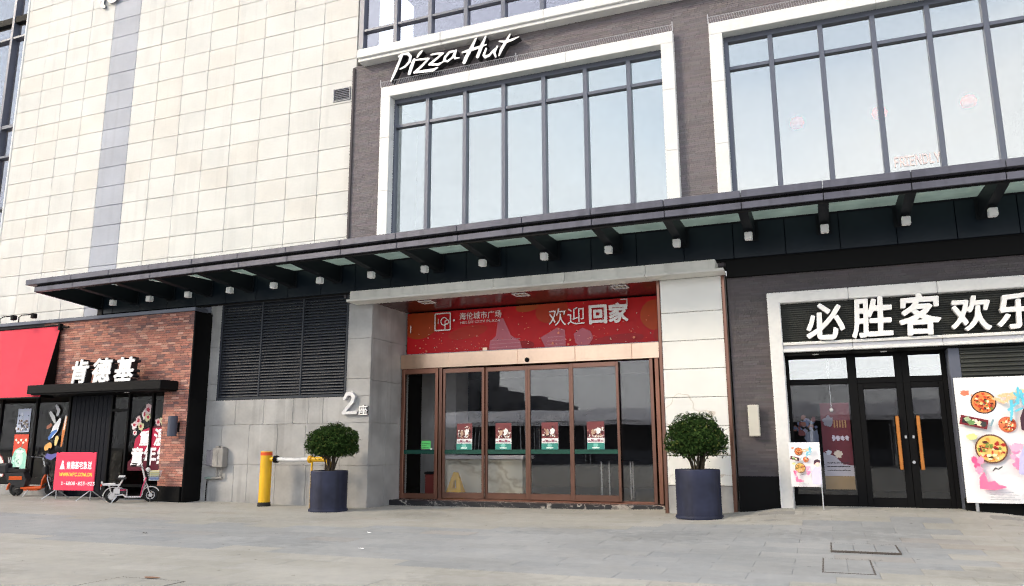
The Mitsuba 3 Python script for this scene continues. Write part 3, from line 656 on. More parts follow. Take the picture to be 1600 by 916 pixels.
for z0, z1, js in ((-.15, .96, [-14.95, -13.87, -13.45, -12.6, -11.70, -10.75, -9.97]), (.96, 1.95, [-14.95, -14.33, -13.46, -12.59, -11.76, -10.75, -9.97]), (1.95, 2.58, [-14.95, -13.93, -13.05, -12.16, -11.71, -11.28, -9.97])):
    for a, b in zip(js[:-1], js[1:]):
        slab(a, b, z0, z1)
for z0, z1 in ((2.58, 3.0), (3.0, 3.97), (3.97, 5.1)):
    slab(-14.95, -14.58, z0, z1)
for z0, z1 in ((2.58, 3.0), (3.0, 3.97), (3.97, 4.85)):
    slab(-10.64, -9.97, z0, z1)
for z0, z1 in ((-.1, .96), (.96, 1.95), (1.95, 2.96), (2.96, 3.97), (3.97, 4.84)):
    for a, b in ((16.036, 16.75), (16.75, 17.72)):
        put(t + '__panel', cb(-10.0, -9.97 + rng.normal(0, .001), a + .003, b - .003, z0 + .003, z1 - .003, .004), 'mat_stone')
t = thing('louvre', 'wide dark grey three bay louvre in the stone wall', 'louvre')
put(t + '__backing', bx(-14.58, -10.64, 16.25, 16.27, 2.58, 5.14), 'mat_black')
put(t + '__frame', cat([cb(-14.58, -14.52, 15.99, 16.2, 2.58, 5.14), cb(-10.70, -10.64, 15.99, 16.2, 2.58, 5.14), cb(-14.52, -10.70, 15.99, 16.2, 2.58, 2.65), cb(-14.52, -10.70, 15.99, 16.2, 5.07, 5.14)]), 'mat_louvre')
dv = [-14.52, -13.25, -11.98, -10.70]
for x in dv[1:3]:
    put(t + '__divider', cb(x - .022, x + .022, 15.985, 16.2, 2.65, 5.07), 'mat_louvre')
for a, b in zip(dv[:-1], dv[1:]):
    for k in range(32):
        z = 2.665 + k * .0745
        e = rng.normal(0, .003)
        put(t + '__slat', prism_x([(16.01, z + e), (16.09, z + .078), (16.09, z + .086), (16.005, z + .026 + e), (16.0, z + .004 + e)], a + .023, b - .023), 'mat_louvre')

# ---------------------------------------------------------------- the canopy
t = C = thing('canopy', 'long dark steel and glass canopy running across the whole facade', 'canopy')
BX = [3.02, 1.66, .29, -1.08, -2.46, -3.86, -5.27, -6.70, -8.13, -9.53, -10.95, -12.30, -13.65, -15.0, -16.3, -17.6, -18.95]
BXR = [7.12, 5.75, 4.38] + BX


def dz(x):
    return -.14 * min(max((-4.8 - x) / 14.4, 0), 1)


def slope(m):
    v = np.array(m.vertices); v[:, 2] += -.14 * np.clip((-4.8 - v[:, 0]) / 14.4, 0, 1); m.vertices = v
    return m


fx = [-19.24] + sorted(BXR)[1:] + [8.4]
for a, b in zip(fx[:-1], fx[1:]):
    put(t + '__fascia_panel', slope(cb(a + .006, b - .006, 13.85, 14.10, 5.735, 5.872, .006)), 'mat_fascia')
    a2 = max(a, -18.98)
    put(t + '__lower_fascia', slope(cb(a2 + .006, b - .006, 13.92, 14.06, 5.548, 5.672, .005)), 'mat_fascia')
put(t + '__gutter', slope(cat([bx(-18.96, 8.4, 13.98, 14.03, 5.553, 5.80)])), 'mat_black')
put(t + '__end_fascia', cat([prism_x([(13.93, 5.41), (16.1, 5.24), (16.1, 5.66), (13.93, 5.55)], -18.98, -18.9)]), 'mat_canopy_dark')
put(t + '__end_cap', cb(-19.24, -18.98, 14.1, 16.1, 5.60, 5.732), 'mat_fascia')
for x in BXR:
    d = dz(x)
    put(t + '__beam', prism_x([(14.08, 5.56 + d), (15.1, 5.49 + d), (15.9, 5.455 + d), (15.9, 5.86 + d), (14.08, 5.80 + d)], x - .085, x + .085), 'mat_canopy_dark')
    put(t + '__bracket', cb(x - .14, x + .14, 15.875, 15.905, 5.43 + d, 5.86 + d), 'mat_canopy_dark')
bs = sorted(BXR)
for a, b in zip(bs[:-1], bs[1:]):
    put(t + '__glass_panel', slope(M([(a + .02, 14.06, 5.815), (b - .02, 14.06, 5.815), (b - .02, 15.93, 5.885), (a + .02, 15.93, 5.885)], [(0, 1, 2), (0, 2, 3)])), 'mat_canopy_glass')
    put(t + '__glass_clip', slope(cb(a + .09, b - .09, 15.90, 15.918, 5.845, 5.875, .004)), 'mat_canopy_dark')
wx = [-18.9] + [k - .44 for k in range(-18, 9)] + [8.4]
for a, b in zip(wx[:-1], wx[1:]):
    put(t + '__wall_panel', cb(a + .006, b - .006, 15.92, 15.99, 5.12, 5.868 + dz(b), .006), 'mat_canopy_blue')
put(t + '__wall_rail', bx(-18.9, 8.4, 15.985, 16.04, 5.08, 5.9), 'mat_black')
put(t + '__clerestory', cat([bx(a + .02, b - .02, 16.05, 16.1, 4.4, 5.08) for a, b in zip([-18.75, -17.8, -16.7, -15.7], [-17.8, -16.7, -15.7, -14.96])]), 'mat_frame_grey')
put(t + '__clerestory_post', cb(-19.0, -18.8, 15.9, 16.12, 4.4, 5.5), 'mat_black')
NTH = ['rightmost', 'second from the right', 'third from the right', 'fourth from the right', 'fifth from the right', 'sixth from the right', 'seventh from the right', 'eighth from the right',
       'eighth from the left', 'seventh from the left', 'sixth from the left', 'fifth from the left', 'fourth from the left', 'third from the left', 'second from the left', 'leftmost']
for i, x in enumerate(BX[:16]):
    d = dz(x)
    k = thing('canopy_lamp', f'small white cube lamp under a canopy beam, {NTH[i]} in the row', 'lamp', 'cube lamps under the canopy beams')
    put(k + '__housing', cb(x - .072, x + .072, 15.12, 15.264, 5.285 + d, 5.435 + d, .012), 'mat_lamp_white')
    put(k + '__mount', cb(x - .04, x + .04, 15.15, 15.23, 5.435 + d, 5.50 + d), 'mat_canopy_dark')
    put(k + '__lens', bx(x - .05, x + .05, 15.145, 15.24, 5.282 + d, 5.284 + d), 'mat_paper')

# ---------------------------------------------------------------- the entrance
t = E_ = thing('entrance', 'recessed main entrance with copper framed glass doors under a stone lintel', 'entrance')
hx = [-10.36, -8.35, -6.62, -4.95, -3.2, -1.78]
for a, b in zip(hx[:-1], hx[1:]):
    put(t + '__lintel', cb(a + .003, b - .003, 15.58, 16.4, 4.86, 5.06, .008), 'mat_stone_pale')
hx[0], hx[-1] = -10.42, -1.62
for a, b in zip(hx[:-1], hx[1:]):
    put(t + '__lintel_moulding', cb(a + .003, b - .003, 15.52, 16.0, 4.80, 4.857, .006), 'mat_stone_pale')
put(t + '__ceiling', bx(-9.97, -3.07, 16.0, 17.72, 4.83, 4.86), 'mat_ceiling_gloss')
put(t + '__ceiling_edge', bx(-9.97, -3.07, 15.99, 16.02, 4.80, 4.858), 'mat_stone_pale')
put(t + '__back_wall', bx(-9.97, -3.07, 17.76, 17.8, 3.6, 4.9), 'mat_dark')
bx_ = [-9.96, -8.6, -6.75, -5.3, -3.95, -3.08]
for a, b in zip(bx_[:-1], bx_[1:]):
    put(t + '__beam_panel', cb(a + .002, b - .002, 17.40, 17.70, 3.33, 3.69, .006), 'mat_copper')
put(t + '__beam_core', bx(-9.96, -3.08, 17.41, 17.76, 3.335, 3.685), 'mat_copper_dark')
put(t + '__banner_shelf', cb(-9.9, -3.08, 17.5, 17.76, 3.691, 3.715, .004), 'mat_alu')
put(t + '__post_stub', cb(-7.74, -7.62, 17.56, 17.66, 3.715, 3.80), 'mat_copper')
put(t + '__door_sensor', lathe([(0, 0), (.05, 0), (.055, .02), (.035, .055), (0, .06)], 20, (0, 0, 0)).apply_transform(trimesh.transformations.rotation_matrix(math.pi / 2, [1, 0, 0])).apply_translation([-6.5, 17.40, 3.42]), 'mat_dark', smooth=40)
# step
sx = [-9.97, -8.83, -7.0, -5.0, -3.07]
for a, b in zip(sx[:-1], sx[1:]):
    put(t + '__step', cb(a + .003, b - .003, 17.0, 17.75, -.05, .125, .008), 'mat_marble_dark')
put(t + '__threshold', cb(-8.85, -3.55, 17.38, 17.62, .125, .15, .004), 'mat_copper_dark')
# doors
DY = 17.5
leaf = [-8.78, -7.66, -6.55, -5.45, -4.30]


def door_leaf(a, b, dy, lab=None):
    k = numbered(t + '__door'); USED.add(k)
    if lab:
        labels[k] = {'label': lab}
    y0, y1 = DY + dy - .03, DY + dy + .03
    put(k + '__stile', cb(a, a + .062, y0, y1, .16, 3.30, .005), 'mat_copper_mid')
    put(k + '__stile', cb(b - .062, b, y0, y1, .16, 3.30, .005), 'mat_copper_mid')
    put(k + '__bottom_rail', cb(a + .063, b - .063, y0, y1, .16, .30, .005), 'mat_copper_mid')
    put(k + '__top_rail', cb(a + .063, b - .063, y0, y1, 3.19, 3.30, .005), 'mat_copper_mid')
    q = rng.normal(0, .002, 2)
    put(k + '__pane', wavy(a + .06, b - .06, DY + dy + q[0], .30, 3.19, .0005, a), 'mat_glass', smooth=True)
    put(k + '__safety_stripe', bx(a + .063, b - .063, DY + dy - .012, DY + dy - .009, 1.21, 1.31), 'mat_teal')


door_leaf(leaf[0], leaf[1], 0)
door_leaf(leaf[1], leaf[2], .07)
door_leaf(leaf[2], leaf[3], .07)
door_leaf(leaf[3], leaf[4], 0)
put(t + '__fixed_pane', wavy(-4.32, -3.58, DY + .09, .15, 3.31, .0006, 3), 'mat_glass', smooth=True)
put(t + '__fixed_rail', cb(-4.30, -3.575, DY + .07, DY + .11, .13, .17, .004), 'mat_copper_dark')
for x0, x1, mt in ((-8.98, -8.90, 'mat_copper_dark'), (-8.87, -8.79, 'mat_copper_mid'), (-3.57, -3.49, 'mat_copper_mid'), (-3.45, -3.36, 'mat_copper_dark')):
    put(t + '__door_post', cb(x0, x1, 17.43, 17.6, .13, 3.33), mt)
put(t + '__sidelight_frame', cat([cb(-9.95, -9.86, 17.46, 17.56, .13, 3.33), cb(-9.86, -8.98, 17.46, 17.56, .13, .26), cb(-9.86, -8.98, 17.46, 17.56, 3.2, 3.33)]), 'mat_copper_dark')
put(t + '__sidelight_pane', M([(-9.86, DY, .26), (-8.98, DY, .26), (-8.98, DY, 3.2), (-9.86, DY, 3.2)], [(0, 1, 2), (0, 2, 3)]), 'mat_glass_clear')
put(t + '__sidelight_stripe', bx(-9.86, -8.98, DY - .012, DY - .009, 1.21, 1.31), 'mat_teal')
put(t + '__sidelight_pane', M([(-3.36, DY, .15), (-3.10, DY, .15), (-3.10, DY, 3.3), (-3.36, DY, 3.3)], [(0, 1, 2), (0, 2, 3)]), 'mat_glass_clear')
# the lobby behind the doors
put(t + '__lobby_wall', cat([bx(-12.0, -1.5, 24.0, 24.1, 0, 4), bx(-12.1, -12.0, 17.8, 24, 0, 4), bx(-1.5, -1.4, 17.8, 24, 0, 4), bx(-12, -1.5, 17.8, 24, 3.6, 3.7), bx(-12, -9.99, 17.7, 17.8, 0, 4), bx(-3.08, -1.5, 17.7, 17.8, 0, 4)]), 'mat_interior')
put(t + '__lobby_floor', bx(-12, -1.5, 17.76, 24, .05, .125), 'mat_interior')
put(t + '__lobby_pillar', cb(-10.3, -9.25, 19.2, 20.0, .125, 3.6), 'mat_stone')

k = thing('reception_desk', 'cream marble slab counter just inside the left door leaf', 'desk')
for a, b in ((-9.3, -8.18), (-8.17, -7.1)):
    put(k + '__slab', cb(a, b, 18.6, 19.3, .125, 1.06, .006), 'mat_marble_cream')
put(k + '__top', cb(-9.35, -7.05, 18.55, 19.35, 1.065, 1.16, .01), 'mat_paper')
k = thing('wet_floor_sign', 'yellow folding wet floor sign standing behind the left glass door', 'sign')
for s in (-1, 1):
    p = Polygon([(-.25, 0), (-.16, 0), (-.12, .12), (.12, .12), (.16, 0), (.25, 0), (.07, .62), (-.07, .62)]).difference(Polygon([(-.055, .22), (.055, .22), (.03, .42), (-.03, .42)]))
    m = plate(p, -.008, .016)
    m.apply_transform(trimesh.transformations.rotation_matrix(s * .22, [1, 0, 0], [0, 0, .62])).apply_translation([-8.70, 18.1, .13])
    put(k + '__panel', m, 'mat_yellow')
k = thing('dark_table', 'dark round table with steel legs inside the right door leaf', 'table')
put(k + '__top', lathe([(0, 0), (.52, 0), (.54, .02), (.52, .04), (0, .04)], 32, (-4.75, 19.0, 1.02)), 'mat_black', smooth=40)
for dx_, dy_ in ((-.36, -.2), (.36, -.2), (-.3, .3), (.3, .3)):
    put(k + '__leg', tube([(-4.75 + dx_, 19 + dy_, 1.02), (-4.75 + dx_, 19 + dy_, .125)], .02, 8), 'mat_steel')
k = thing('waste_bin', 'narrow dark red bin standing behind the sidelight left of the doors', 'bin')
put(k + '__body', cb(-9.52, -9.27, 18.0, 18.25, .13, .70, .015), 'mat_bin')
put(k + '__lid', cb(-9.54, -9.25, 17.98, 18.27, .70, .76, .02), 'mat_dark')
for i, (x, w) in enumerate(((-8.18, 'leftmost'), (-7.18, 'second from the left'), (-6.0, 'third from the left'), (-4.87, 'rightmost'))):
    k = thing('door_poster', f'red, white and green notice on the glass doors, {w} of four', 'poster', 'notices on the glass doors')
    y = DY - .018 if i in (0, 3) else DY + .052
    put(k + '__sheet', bx(x - .205, x + .205, y, y + .004, 1.31, 1.94), 'mat_paper')
    P = Print(y - .001)
    P.add(sbox(x - .205, 1.57, x + .205, 1.94), L(120, 62, 66))
    g = np.random.default_rng(40 + i)
    for q in range(46):
        px, pz = x + g.uniform(-.18, .18), 1.60 + abs(g.normal(0, .12))
        if pz < 1.88:
            P.add(blob(px, pz, g.uniform(.010, .026), seed=q, n=8), L(*[(225, 215, 210), (60, 30, 30), (180, 140, 120), (235, 235, 235)][q % 4]))
    P.add(blob(x + .07, 1.74, .055, .075, seed=5), L(238, 236, 236))
    P.add(blob(x - .06, 1.70, .045, .06, seed=6), L(190, 160, 140))
    P.add(sbox(x - .205, 1.31, x + .205, 1.455), L(60, 140, 130))
    P.add(ell(x, 1.405, .06, .045), L(120, 190, 180))
    P.add(sbox(x - .085, 1.335, x + .085, 1.365), L(215, 235, 230))
    for q in range(5):
        P.add(sbox(x - .18 + q * .075, 1.49, x - .13 + q * .075 + .01, 1.51 + .03 * (q % 2)), L(150, 90, 110))
    P.put(k + '__print')
k = thing('green_sticker', 'bright green square notice stuck on the sidelight left of the doors', 'sticker')
put(k + '__sheet', bx(-9.36, -9.10, DY - .018, DY - .014, 1.33, 1.53), 'mat_sticker_green')
P = Print(DY - .019)
for q, (a, b) in enumerate(((.03, .2), (.03, .16), (.03, .22))):
    P.add(sbox(-9.36 + a, 1.36 + q * .05, -9.36 + b, 1.373 + q * .05), L(60, 140, 70))
P.add(sbox(-9.12, 1.31, -9.06, 1.35), L(235, 240, 235))
P.put(k + '__print')

# the red welcome banner
k = thing('banner', 'long red printed welcome banner over the copper beam of the entrance', 'banner')
YB2 = 17.66
put(k + '__board', bx(-9.93, -3.08, YB2, YB2 + .05, 3.715, 4.80), 'mat_print', color=np.tile(L(198, 20, 28), (8, 1)))
P = Print(YB2 - .001)
frame_b = sbox(-9.93, 3.715, -3.08, 4.80)
for x, z, a, b, col in ((-9.55, 4.50, .52, .38, (172, 66, 24)), (-8.2, 4.22, .55, .16, (186, 44, 30)), (-6.55, 4.78, .34, .14, (176, 78, 34)), (-5.95, 4.62, .42, .30, (182, 58, 28)), (-3.42, 4.36, .36, .36, (190, 74, 30)), (-3.2, 3.9, .3, .2, (182, 38, 30)), (-6.9, 3.75, .5, .16, (160, 20, 28)), (-4.6, 3.74, .9, .18, (178, 32, 40))):
    P.add(ell(x, z, a, b, .15).intersection(frame_b), L(*col))
for pts in ([(-7.62, 3.72), (-7.58, 3.95), (-7.42, 4.08), (-7.36, 4.50), (-7.22, 4.52), (-7.02, 4.08), (-6.78, 3.93), (-6.72, 3.72)], [(-6.12, 3.72), (-6.24, 3.98), (-6.0, 4.10), (-5.82, 4.2), (-5.62, 4.14), (-5.60, 3.72)], [(-5.36, 3.80), (-5.40, 4.02), (-5.18, 4.16), (-4.98, 4.06), (-4.92, 3.9), (-5.05, 3.72), (-5.25, 3.72)]):
    P.add(Polygon(pts).buffer(.04).buffer(-.04).intersection(frame_b), L(196, 108, 122))
    for q in range(3):
        z = 3.79 + q * .09
        P.add(LineString([(pts[0][0] + .06, z), (pts[-1][0] - .06, z + .01)]).buffer(.008), L(206, 140, 150))
g = np.random.default_rng(12)
for q in range(150):
    x, z = g.uniform(-9.8, -3.2), 3.76 + abs(g.normal(0, .36))
    if z < 4.75:
        P.add(ell(x, z, g.uniform(.006, .017) * (2.0 if q % 12 == 0 else 1), n=8), L(*[(240, 150, 120), (245, 190, 170), (230, 90, 70), (250, 215, 200)][q % 4]))
# logo, plaza name, slogan
wht = L(240, 232, 228)
P.add(sbox(-9.06, 4.33, -8.68, 4.71).buffer(.045).difference(sbox(-9.04, 4.35, -8.70, 4.69).buffer(.03)), wht)
P.add(latin('i', -9.02, 4.47, .13), wht)
P.add(LineString([(-8.83 + .09 * math.cos(a), 4.53 + .10 * math.sin(a)) for a in np.linspace(.7, 5.6, 14)]).buffer(.014), wht)
P.add(LineString([(-8.80, 4.32), (-8.80, 4.54), (-8.72, 4.57), (-8.69, 4.50), (-8.74, 4.45), (-8.80, 4.45)]).buffer(.013), wht)
P.add(ell(-8.55, 4.54, .03), wht)
for q, ch in enumerate('海伦城市广场'):
    P.add(glyph(ch + '1.0', -8.40 + q * .195, 4.55, .19, .20), wht)
P.add(latin('HELEN CITY PLAZA', -8.38, 4.43, .068, False, 1.25), wht)
for q, ch in enumerate('欢迎'):
    P.add(glyph(ch + '0.2', -6.02 + q * .47, 4.27, .47, .46), L(250, 246, 246))
for q, ch in enumerate('回家'):
    P.add(glyph(ch + '3.5', -5.02 + q * .49, 4.27, .49, .48), L(252, 250, 250))
P.add(shapely.union_all([sbox(-4.22, 4.755, -4.06, 4.765), sbox(-4.07, 4.63, -4.06, 4.765)]).buffer(.006), wht)
P.add(sbox(-9.80, 4.28, -9.78, 4.47).buffer(.004), wht)
P.put(k + '__print')
for i, (x, w) in enumerate(((-8.72, 'left'), (-6.28, 'middle'), (-3.95, 'right'))):
    k = thing('ceiling_light', f'square white outlined light fitting in the dark entrance ceiling, {w} of three', 'light', 'square lights in the entrance ceiling')
    y = 16.45
    put(k + '__frame', cat([bx(x - .17, x + .17, y - .17, y - .145, 4.815, 4.829), bx(x - .17, x + .17, y + .145, y + .17, 4.815, 4.829), bx(x - .17, x - .145, y - .145, y + .145, 4.815, 4.829), bx(x + .145, x + .17, y - .145, y + .145, 4.815, 4.829)]), 'mat_paper')
    put(k + '__cell', cat([bx(x - .09, x - .03, y - .09, y + .09, 4.82, 4.829), bx(x + .03, x + .09, y - .09, y - .02, 4.82, 4.829), bx(x + .03, x + .09, y + .03, y + .09, 4.82, 4.829)]), 'mat_lamp_beige')

# ---------------------------------------------------------------- the marble pillar
t = thing('marble_pillar', 'broad white marble clad pillar with copper edge trims right of the entrance', 'pillar')
put(t + '__core', bx(-3.06, -1.66, 16.02, 17.75, -.1, 4.86), 'mat_joint')
pz = [.61, 1.19, 1.77, 2.345, 2.92, 3.50, 4.09, 4.80]
for a, b in zip(pz[:-1], pz[1:]):
    put(t + '__slab', cb(-2.985, -1.735, 15.99 + rng.normal(0, .001), 16.05, a + .006, b - .006, .006), 'mat_marble')
    put(t + '__side_slab', cb(-3.075, -3.04, 16.08, 17.7, a + .004, b - .004, .004), 'mat_marble')
put(t + '__base', cb(-2.985, -1.735, 15.985, 16.06, -.1, .60, .006), 'mat_stone')
for a, b in ((-3.06, -2.99), (-1.73, -1.66)):
    put(t + '__trim', cb(a, b, 15.965, 16.09, -.05, 4.80, .012), 'mat_copper_mid')

# ---------------------------------------------------------------- the restaurant on the right
t = R_ = thing('restaurant_shop', 'white framed restaurant shopfront with dark glass doors at the right', 'shopfront')
put(t + '__frame_post', cb(-.86, -.62, 15.82, 16.3, .16, 4.33, .012), 'mat_white')
fx = [-.86, .62, 2.12, 3.6, 5.1, 8.2]
for a, b in zip(fx[:-1], fx[1:]):
    put(t + '__frame_head', cb(a + .003, b - .003, 15.82, 16.3, 4.115, 4.332, .012), 'mat_white')
put(t + '__sign_back', bx(-.62, 8.2, 16.0, 16.06, 3.34, 4.115), 'mat_corrugated')
for k in range(18):
    z = 3.36 + k * .042
    put(t + '__sign_rib', prism_x([(15.97, z), (16.0, z - .012), (16.0, z + .024), (15.97, z + .012)], -.62, 8.2), 'mat_corrugated')
for z0, z1, y, mt in ((3.285, 3.34, 15.84, 'mat_white'), (3.21, 3.283, 15.90, 'mat_alu'), (3.15, 3.208, 15.83, 'mat_white')):
    for a, b in zip([-.62] + fx[1:-1], fx[1:]):
        put(t + '__trim', cb(a + .002, b - .002, y, 16.1, z0, z1, .006), mt)
put(t + '__soffit', bx(-.62, 8.2, 15.95, 16.7, 3.12, 3.149), 'mat_dark')
GY_ = 16.45
gm = [(-.62, -.56), (.50, .66), (1.33, 1.45), (1.455, 1.58), (2.12, 2.2)]
for a, b in gm:
    put(t + '__mullion', cb(a, b, GY_ - .04, GY_ + .06, .2, 3.12, .006), 'mat_black')
for a, b in ((-.56, .50), (.66, 2.12)):
    put(t + '__head_bar', cb(a, b, GY_ - .03, GY_ + .05, 3.06, 3.12, .004), 'mat_black')
    put(t + '__transom_bar', cb(a, b, GY_ - .035, GY_ + .055, 2.55, 2.66, .006), 'mat_black')
put(t + '__sill', cb(-.62, .50, GY_ - .06, GY_ + .08, .2, .46, .006), 'mat_black')


def pane(key, x0, x1, z0, z1, gl='mat_glass_shop', y=GY_):
    q = rng.normal(0, .0025, 2)
    return put(key, wavy(x0, x1, y + q[0], z0, z1, .0005, x0 + z0), gl, smooth=True)


pane(t + '__transom_pane', -.56, .50, 2.66, 3.06, 'mat_glass_pale')
for a, b in ((.66, 1.33), (1.58, 2.12)):
    pane(t + '__transom_pane', a, b, 2.66, 3.06, 'mat_glass_pale')
pane(t + '__transom_pane', 1.45, 1.46, 2.66, 3.06, 'mat_glass_pale')
pane(t + '__window_pane', -.56, .50, .46, 2.55)
for i, (a, b, hx_, w) in enumerate(((.66, 1.45, 1.285, 'left'), (1.455, 2.12, 1.635, 'right'))):
    d = numbered(t + '__door'); USED.add(d)
    labels[d] = {'label': f'{w} dark glass door leaf with a long orange bronze bar handle'}
    sa, sb = a + .10, b - .12
    if i == 1:
        sa, sb = a + .125, b - .08
    put(d + '__frame', cat([cb(a, sa, GY_ - .05, GY_ + .02, .24, 2.549), cb(sb, b, GY_ - .05, GY_ + .02, .24, 2.549), cb(sa, sb, GY_ - .05, GY_ + .02, 2.44, 2.549), cb(sa, sb, GY_ - .05, GY_ + .02, .24, .42)]), 'mat_black')
    pane(d + '__pane', sa, sb, .42, 2.44, y=GY_ - .01)
    h = put(d + '__handle', cb(hx_ - .032, hx_ + .032, GY_ - .15, GY_ - .10, .93, 1.92, .012), 'mat_bronze_orange')
    for z in (1.0, 1.85):
        put(h + '__stub', tube([(hx_, GY_ - .11, z), (hx_, GY_ - .04, z)], .015, 8), 'mat_steel')
    put(d + '__lock', cat([cb(hx_ + (.10 if i == 0 else -.12), hx_ + (.14 if i == 0 else -.08), GY_ - .07, GY_ - .045, 1.50, 1.56), ]), 'mat_steel')
put(t + '__door_knob', lathe([(0, 0), (.028, 0), (.028, .03), (0, .03)], 16, (0, 0, 0)).apply_transform(trimesh.transformations.rotation_matrix(math.pi / 2, [1, 0, 0])).apply_translation([1.50, GY_ - .05, 1.07]), 'mat_steel')
put(t + '__side_post', cb(2.205, 2.39, 16.05, 16.5, .1, 3.12, .008), 'mat_frame_grey')
put(t + '__side_wall', bx(2.39, 8.2, 16.06, 16.12, .1, 3.149), 'mat_corrugated')
for k in range(34):
    z = .5 + k * .078
    put(t + '__side_rib', prism_x([(16.02, z), (16.06, z - .02), (16.06, z + .045), (16.02, z + .025)], 2.39, 8.2), 'mat_corrugated')
put(t + '__side_plinth', cb(2.205, 8.2, 15.92, 16.06, -.1, .47, .008), 'mat_black')
put(t + '__door_step', bx(-.62, 2.2, 15.9, 16.7, .1, .252), 'mat_paving')
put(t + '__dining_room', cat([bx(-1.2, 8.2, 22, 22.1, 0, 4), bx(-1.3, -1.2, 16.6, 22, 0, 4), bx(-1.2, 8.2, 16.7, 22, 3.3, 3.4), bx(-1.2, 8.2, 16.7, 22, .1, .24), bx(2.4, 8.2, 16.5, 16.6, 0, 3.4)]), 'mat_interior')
for x, z in ((-.05, 3.119), (1.15, 3.119)):
    d = put(t + '__downlight', lathe([(.035, 0), (.06, 0), (.06, -.012), (.045, -.012), (.035, 0)], 20, (x, 16.12, z)), 'mat_paper')
sg = thing('restaurant_sign', 'row of large white brush style characters on the dark corrugated signboard', 'sign')
for ch, x, z, w, h in (('必2.6', -.19, 3.42, .70, .74), ('胜2.6', .62, 3.43, .72, .80), ('客2.6', 1.42, 3.43, .70, .80), ('欢2.6', 2.27, 3.45, .64, .66), ('乐2.6', 2.98, 3.45, .66, .68)):
    p = glyph(ch, x, z, w, h, .06)
    L_ = put(sg + '__character', plate(p, 15.78, .02), 'mat_letter')
    put(L_ + '__side', plate(p.buffer(-.004), 15.80, .12), 'mat_silver_paint')
k = thing('beige_wall_lamp', 'tall beige box wall lamp on the purple brick left of the restaurant', 'lamp')
put(k + '__body', cb(-1.355, -1.15, 15.86, 15.98, 1.56, 2.16, .012), 'mat_lamp_beige')
put(k + '__bracket', cb(-1.32, -1.19, 15.98, 16.06, 1.75, 1.97), 'mat_dark')


# posters with dishes
def dish(P, x, z, r, seed, rim, base):
    g = np.random.default_rng(seed)
    P.add(ell(x, z, r), L(*rim))
    P.add(ell(x, z, r * .9), L(*base))
    pal = [(214, 70, 40), (240, 205, 130), (250, 232, 190), (120, 140, 60), (178, 44, 30), (236, 150, 70), (90, 40, 30)]
    for q in range(60):
        a, d = g.uniform(0, 6.28), r * .8 * math.sqrt(g.random())
        P.add(blob(x + d * math.cos(a), z + d * math.sin(a), r * g.uniform(.05, .17), r * g.uniform(.05, .14), seed=seed * 100 + q, n=8), L(*pal[int(g.integers(len(pal)))]))


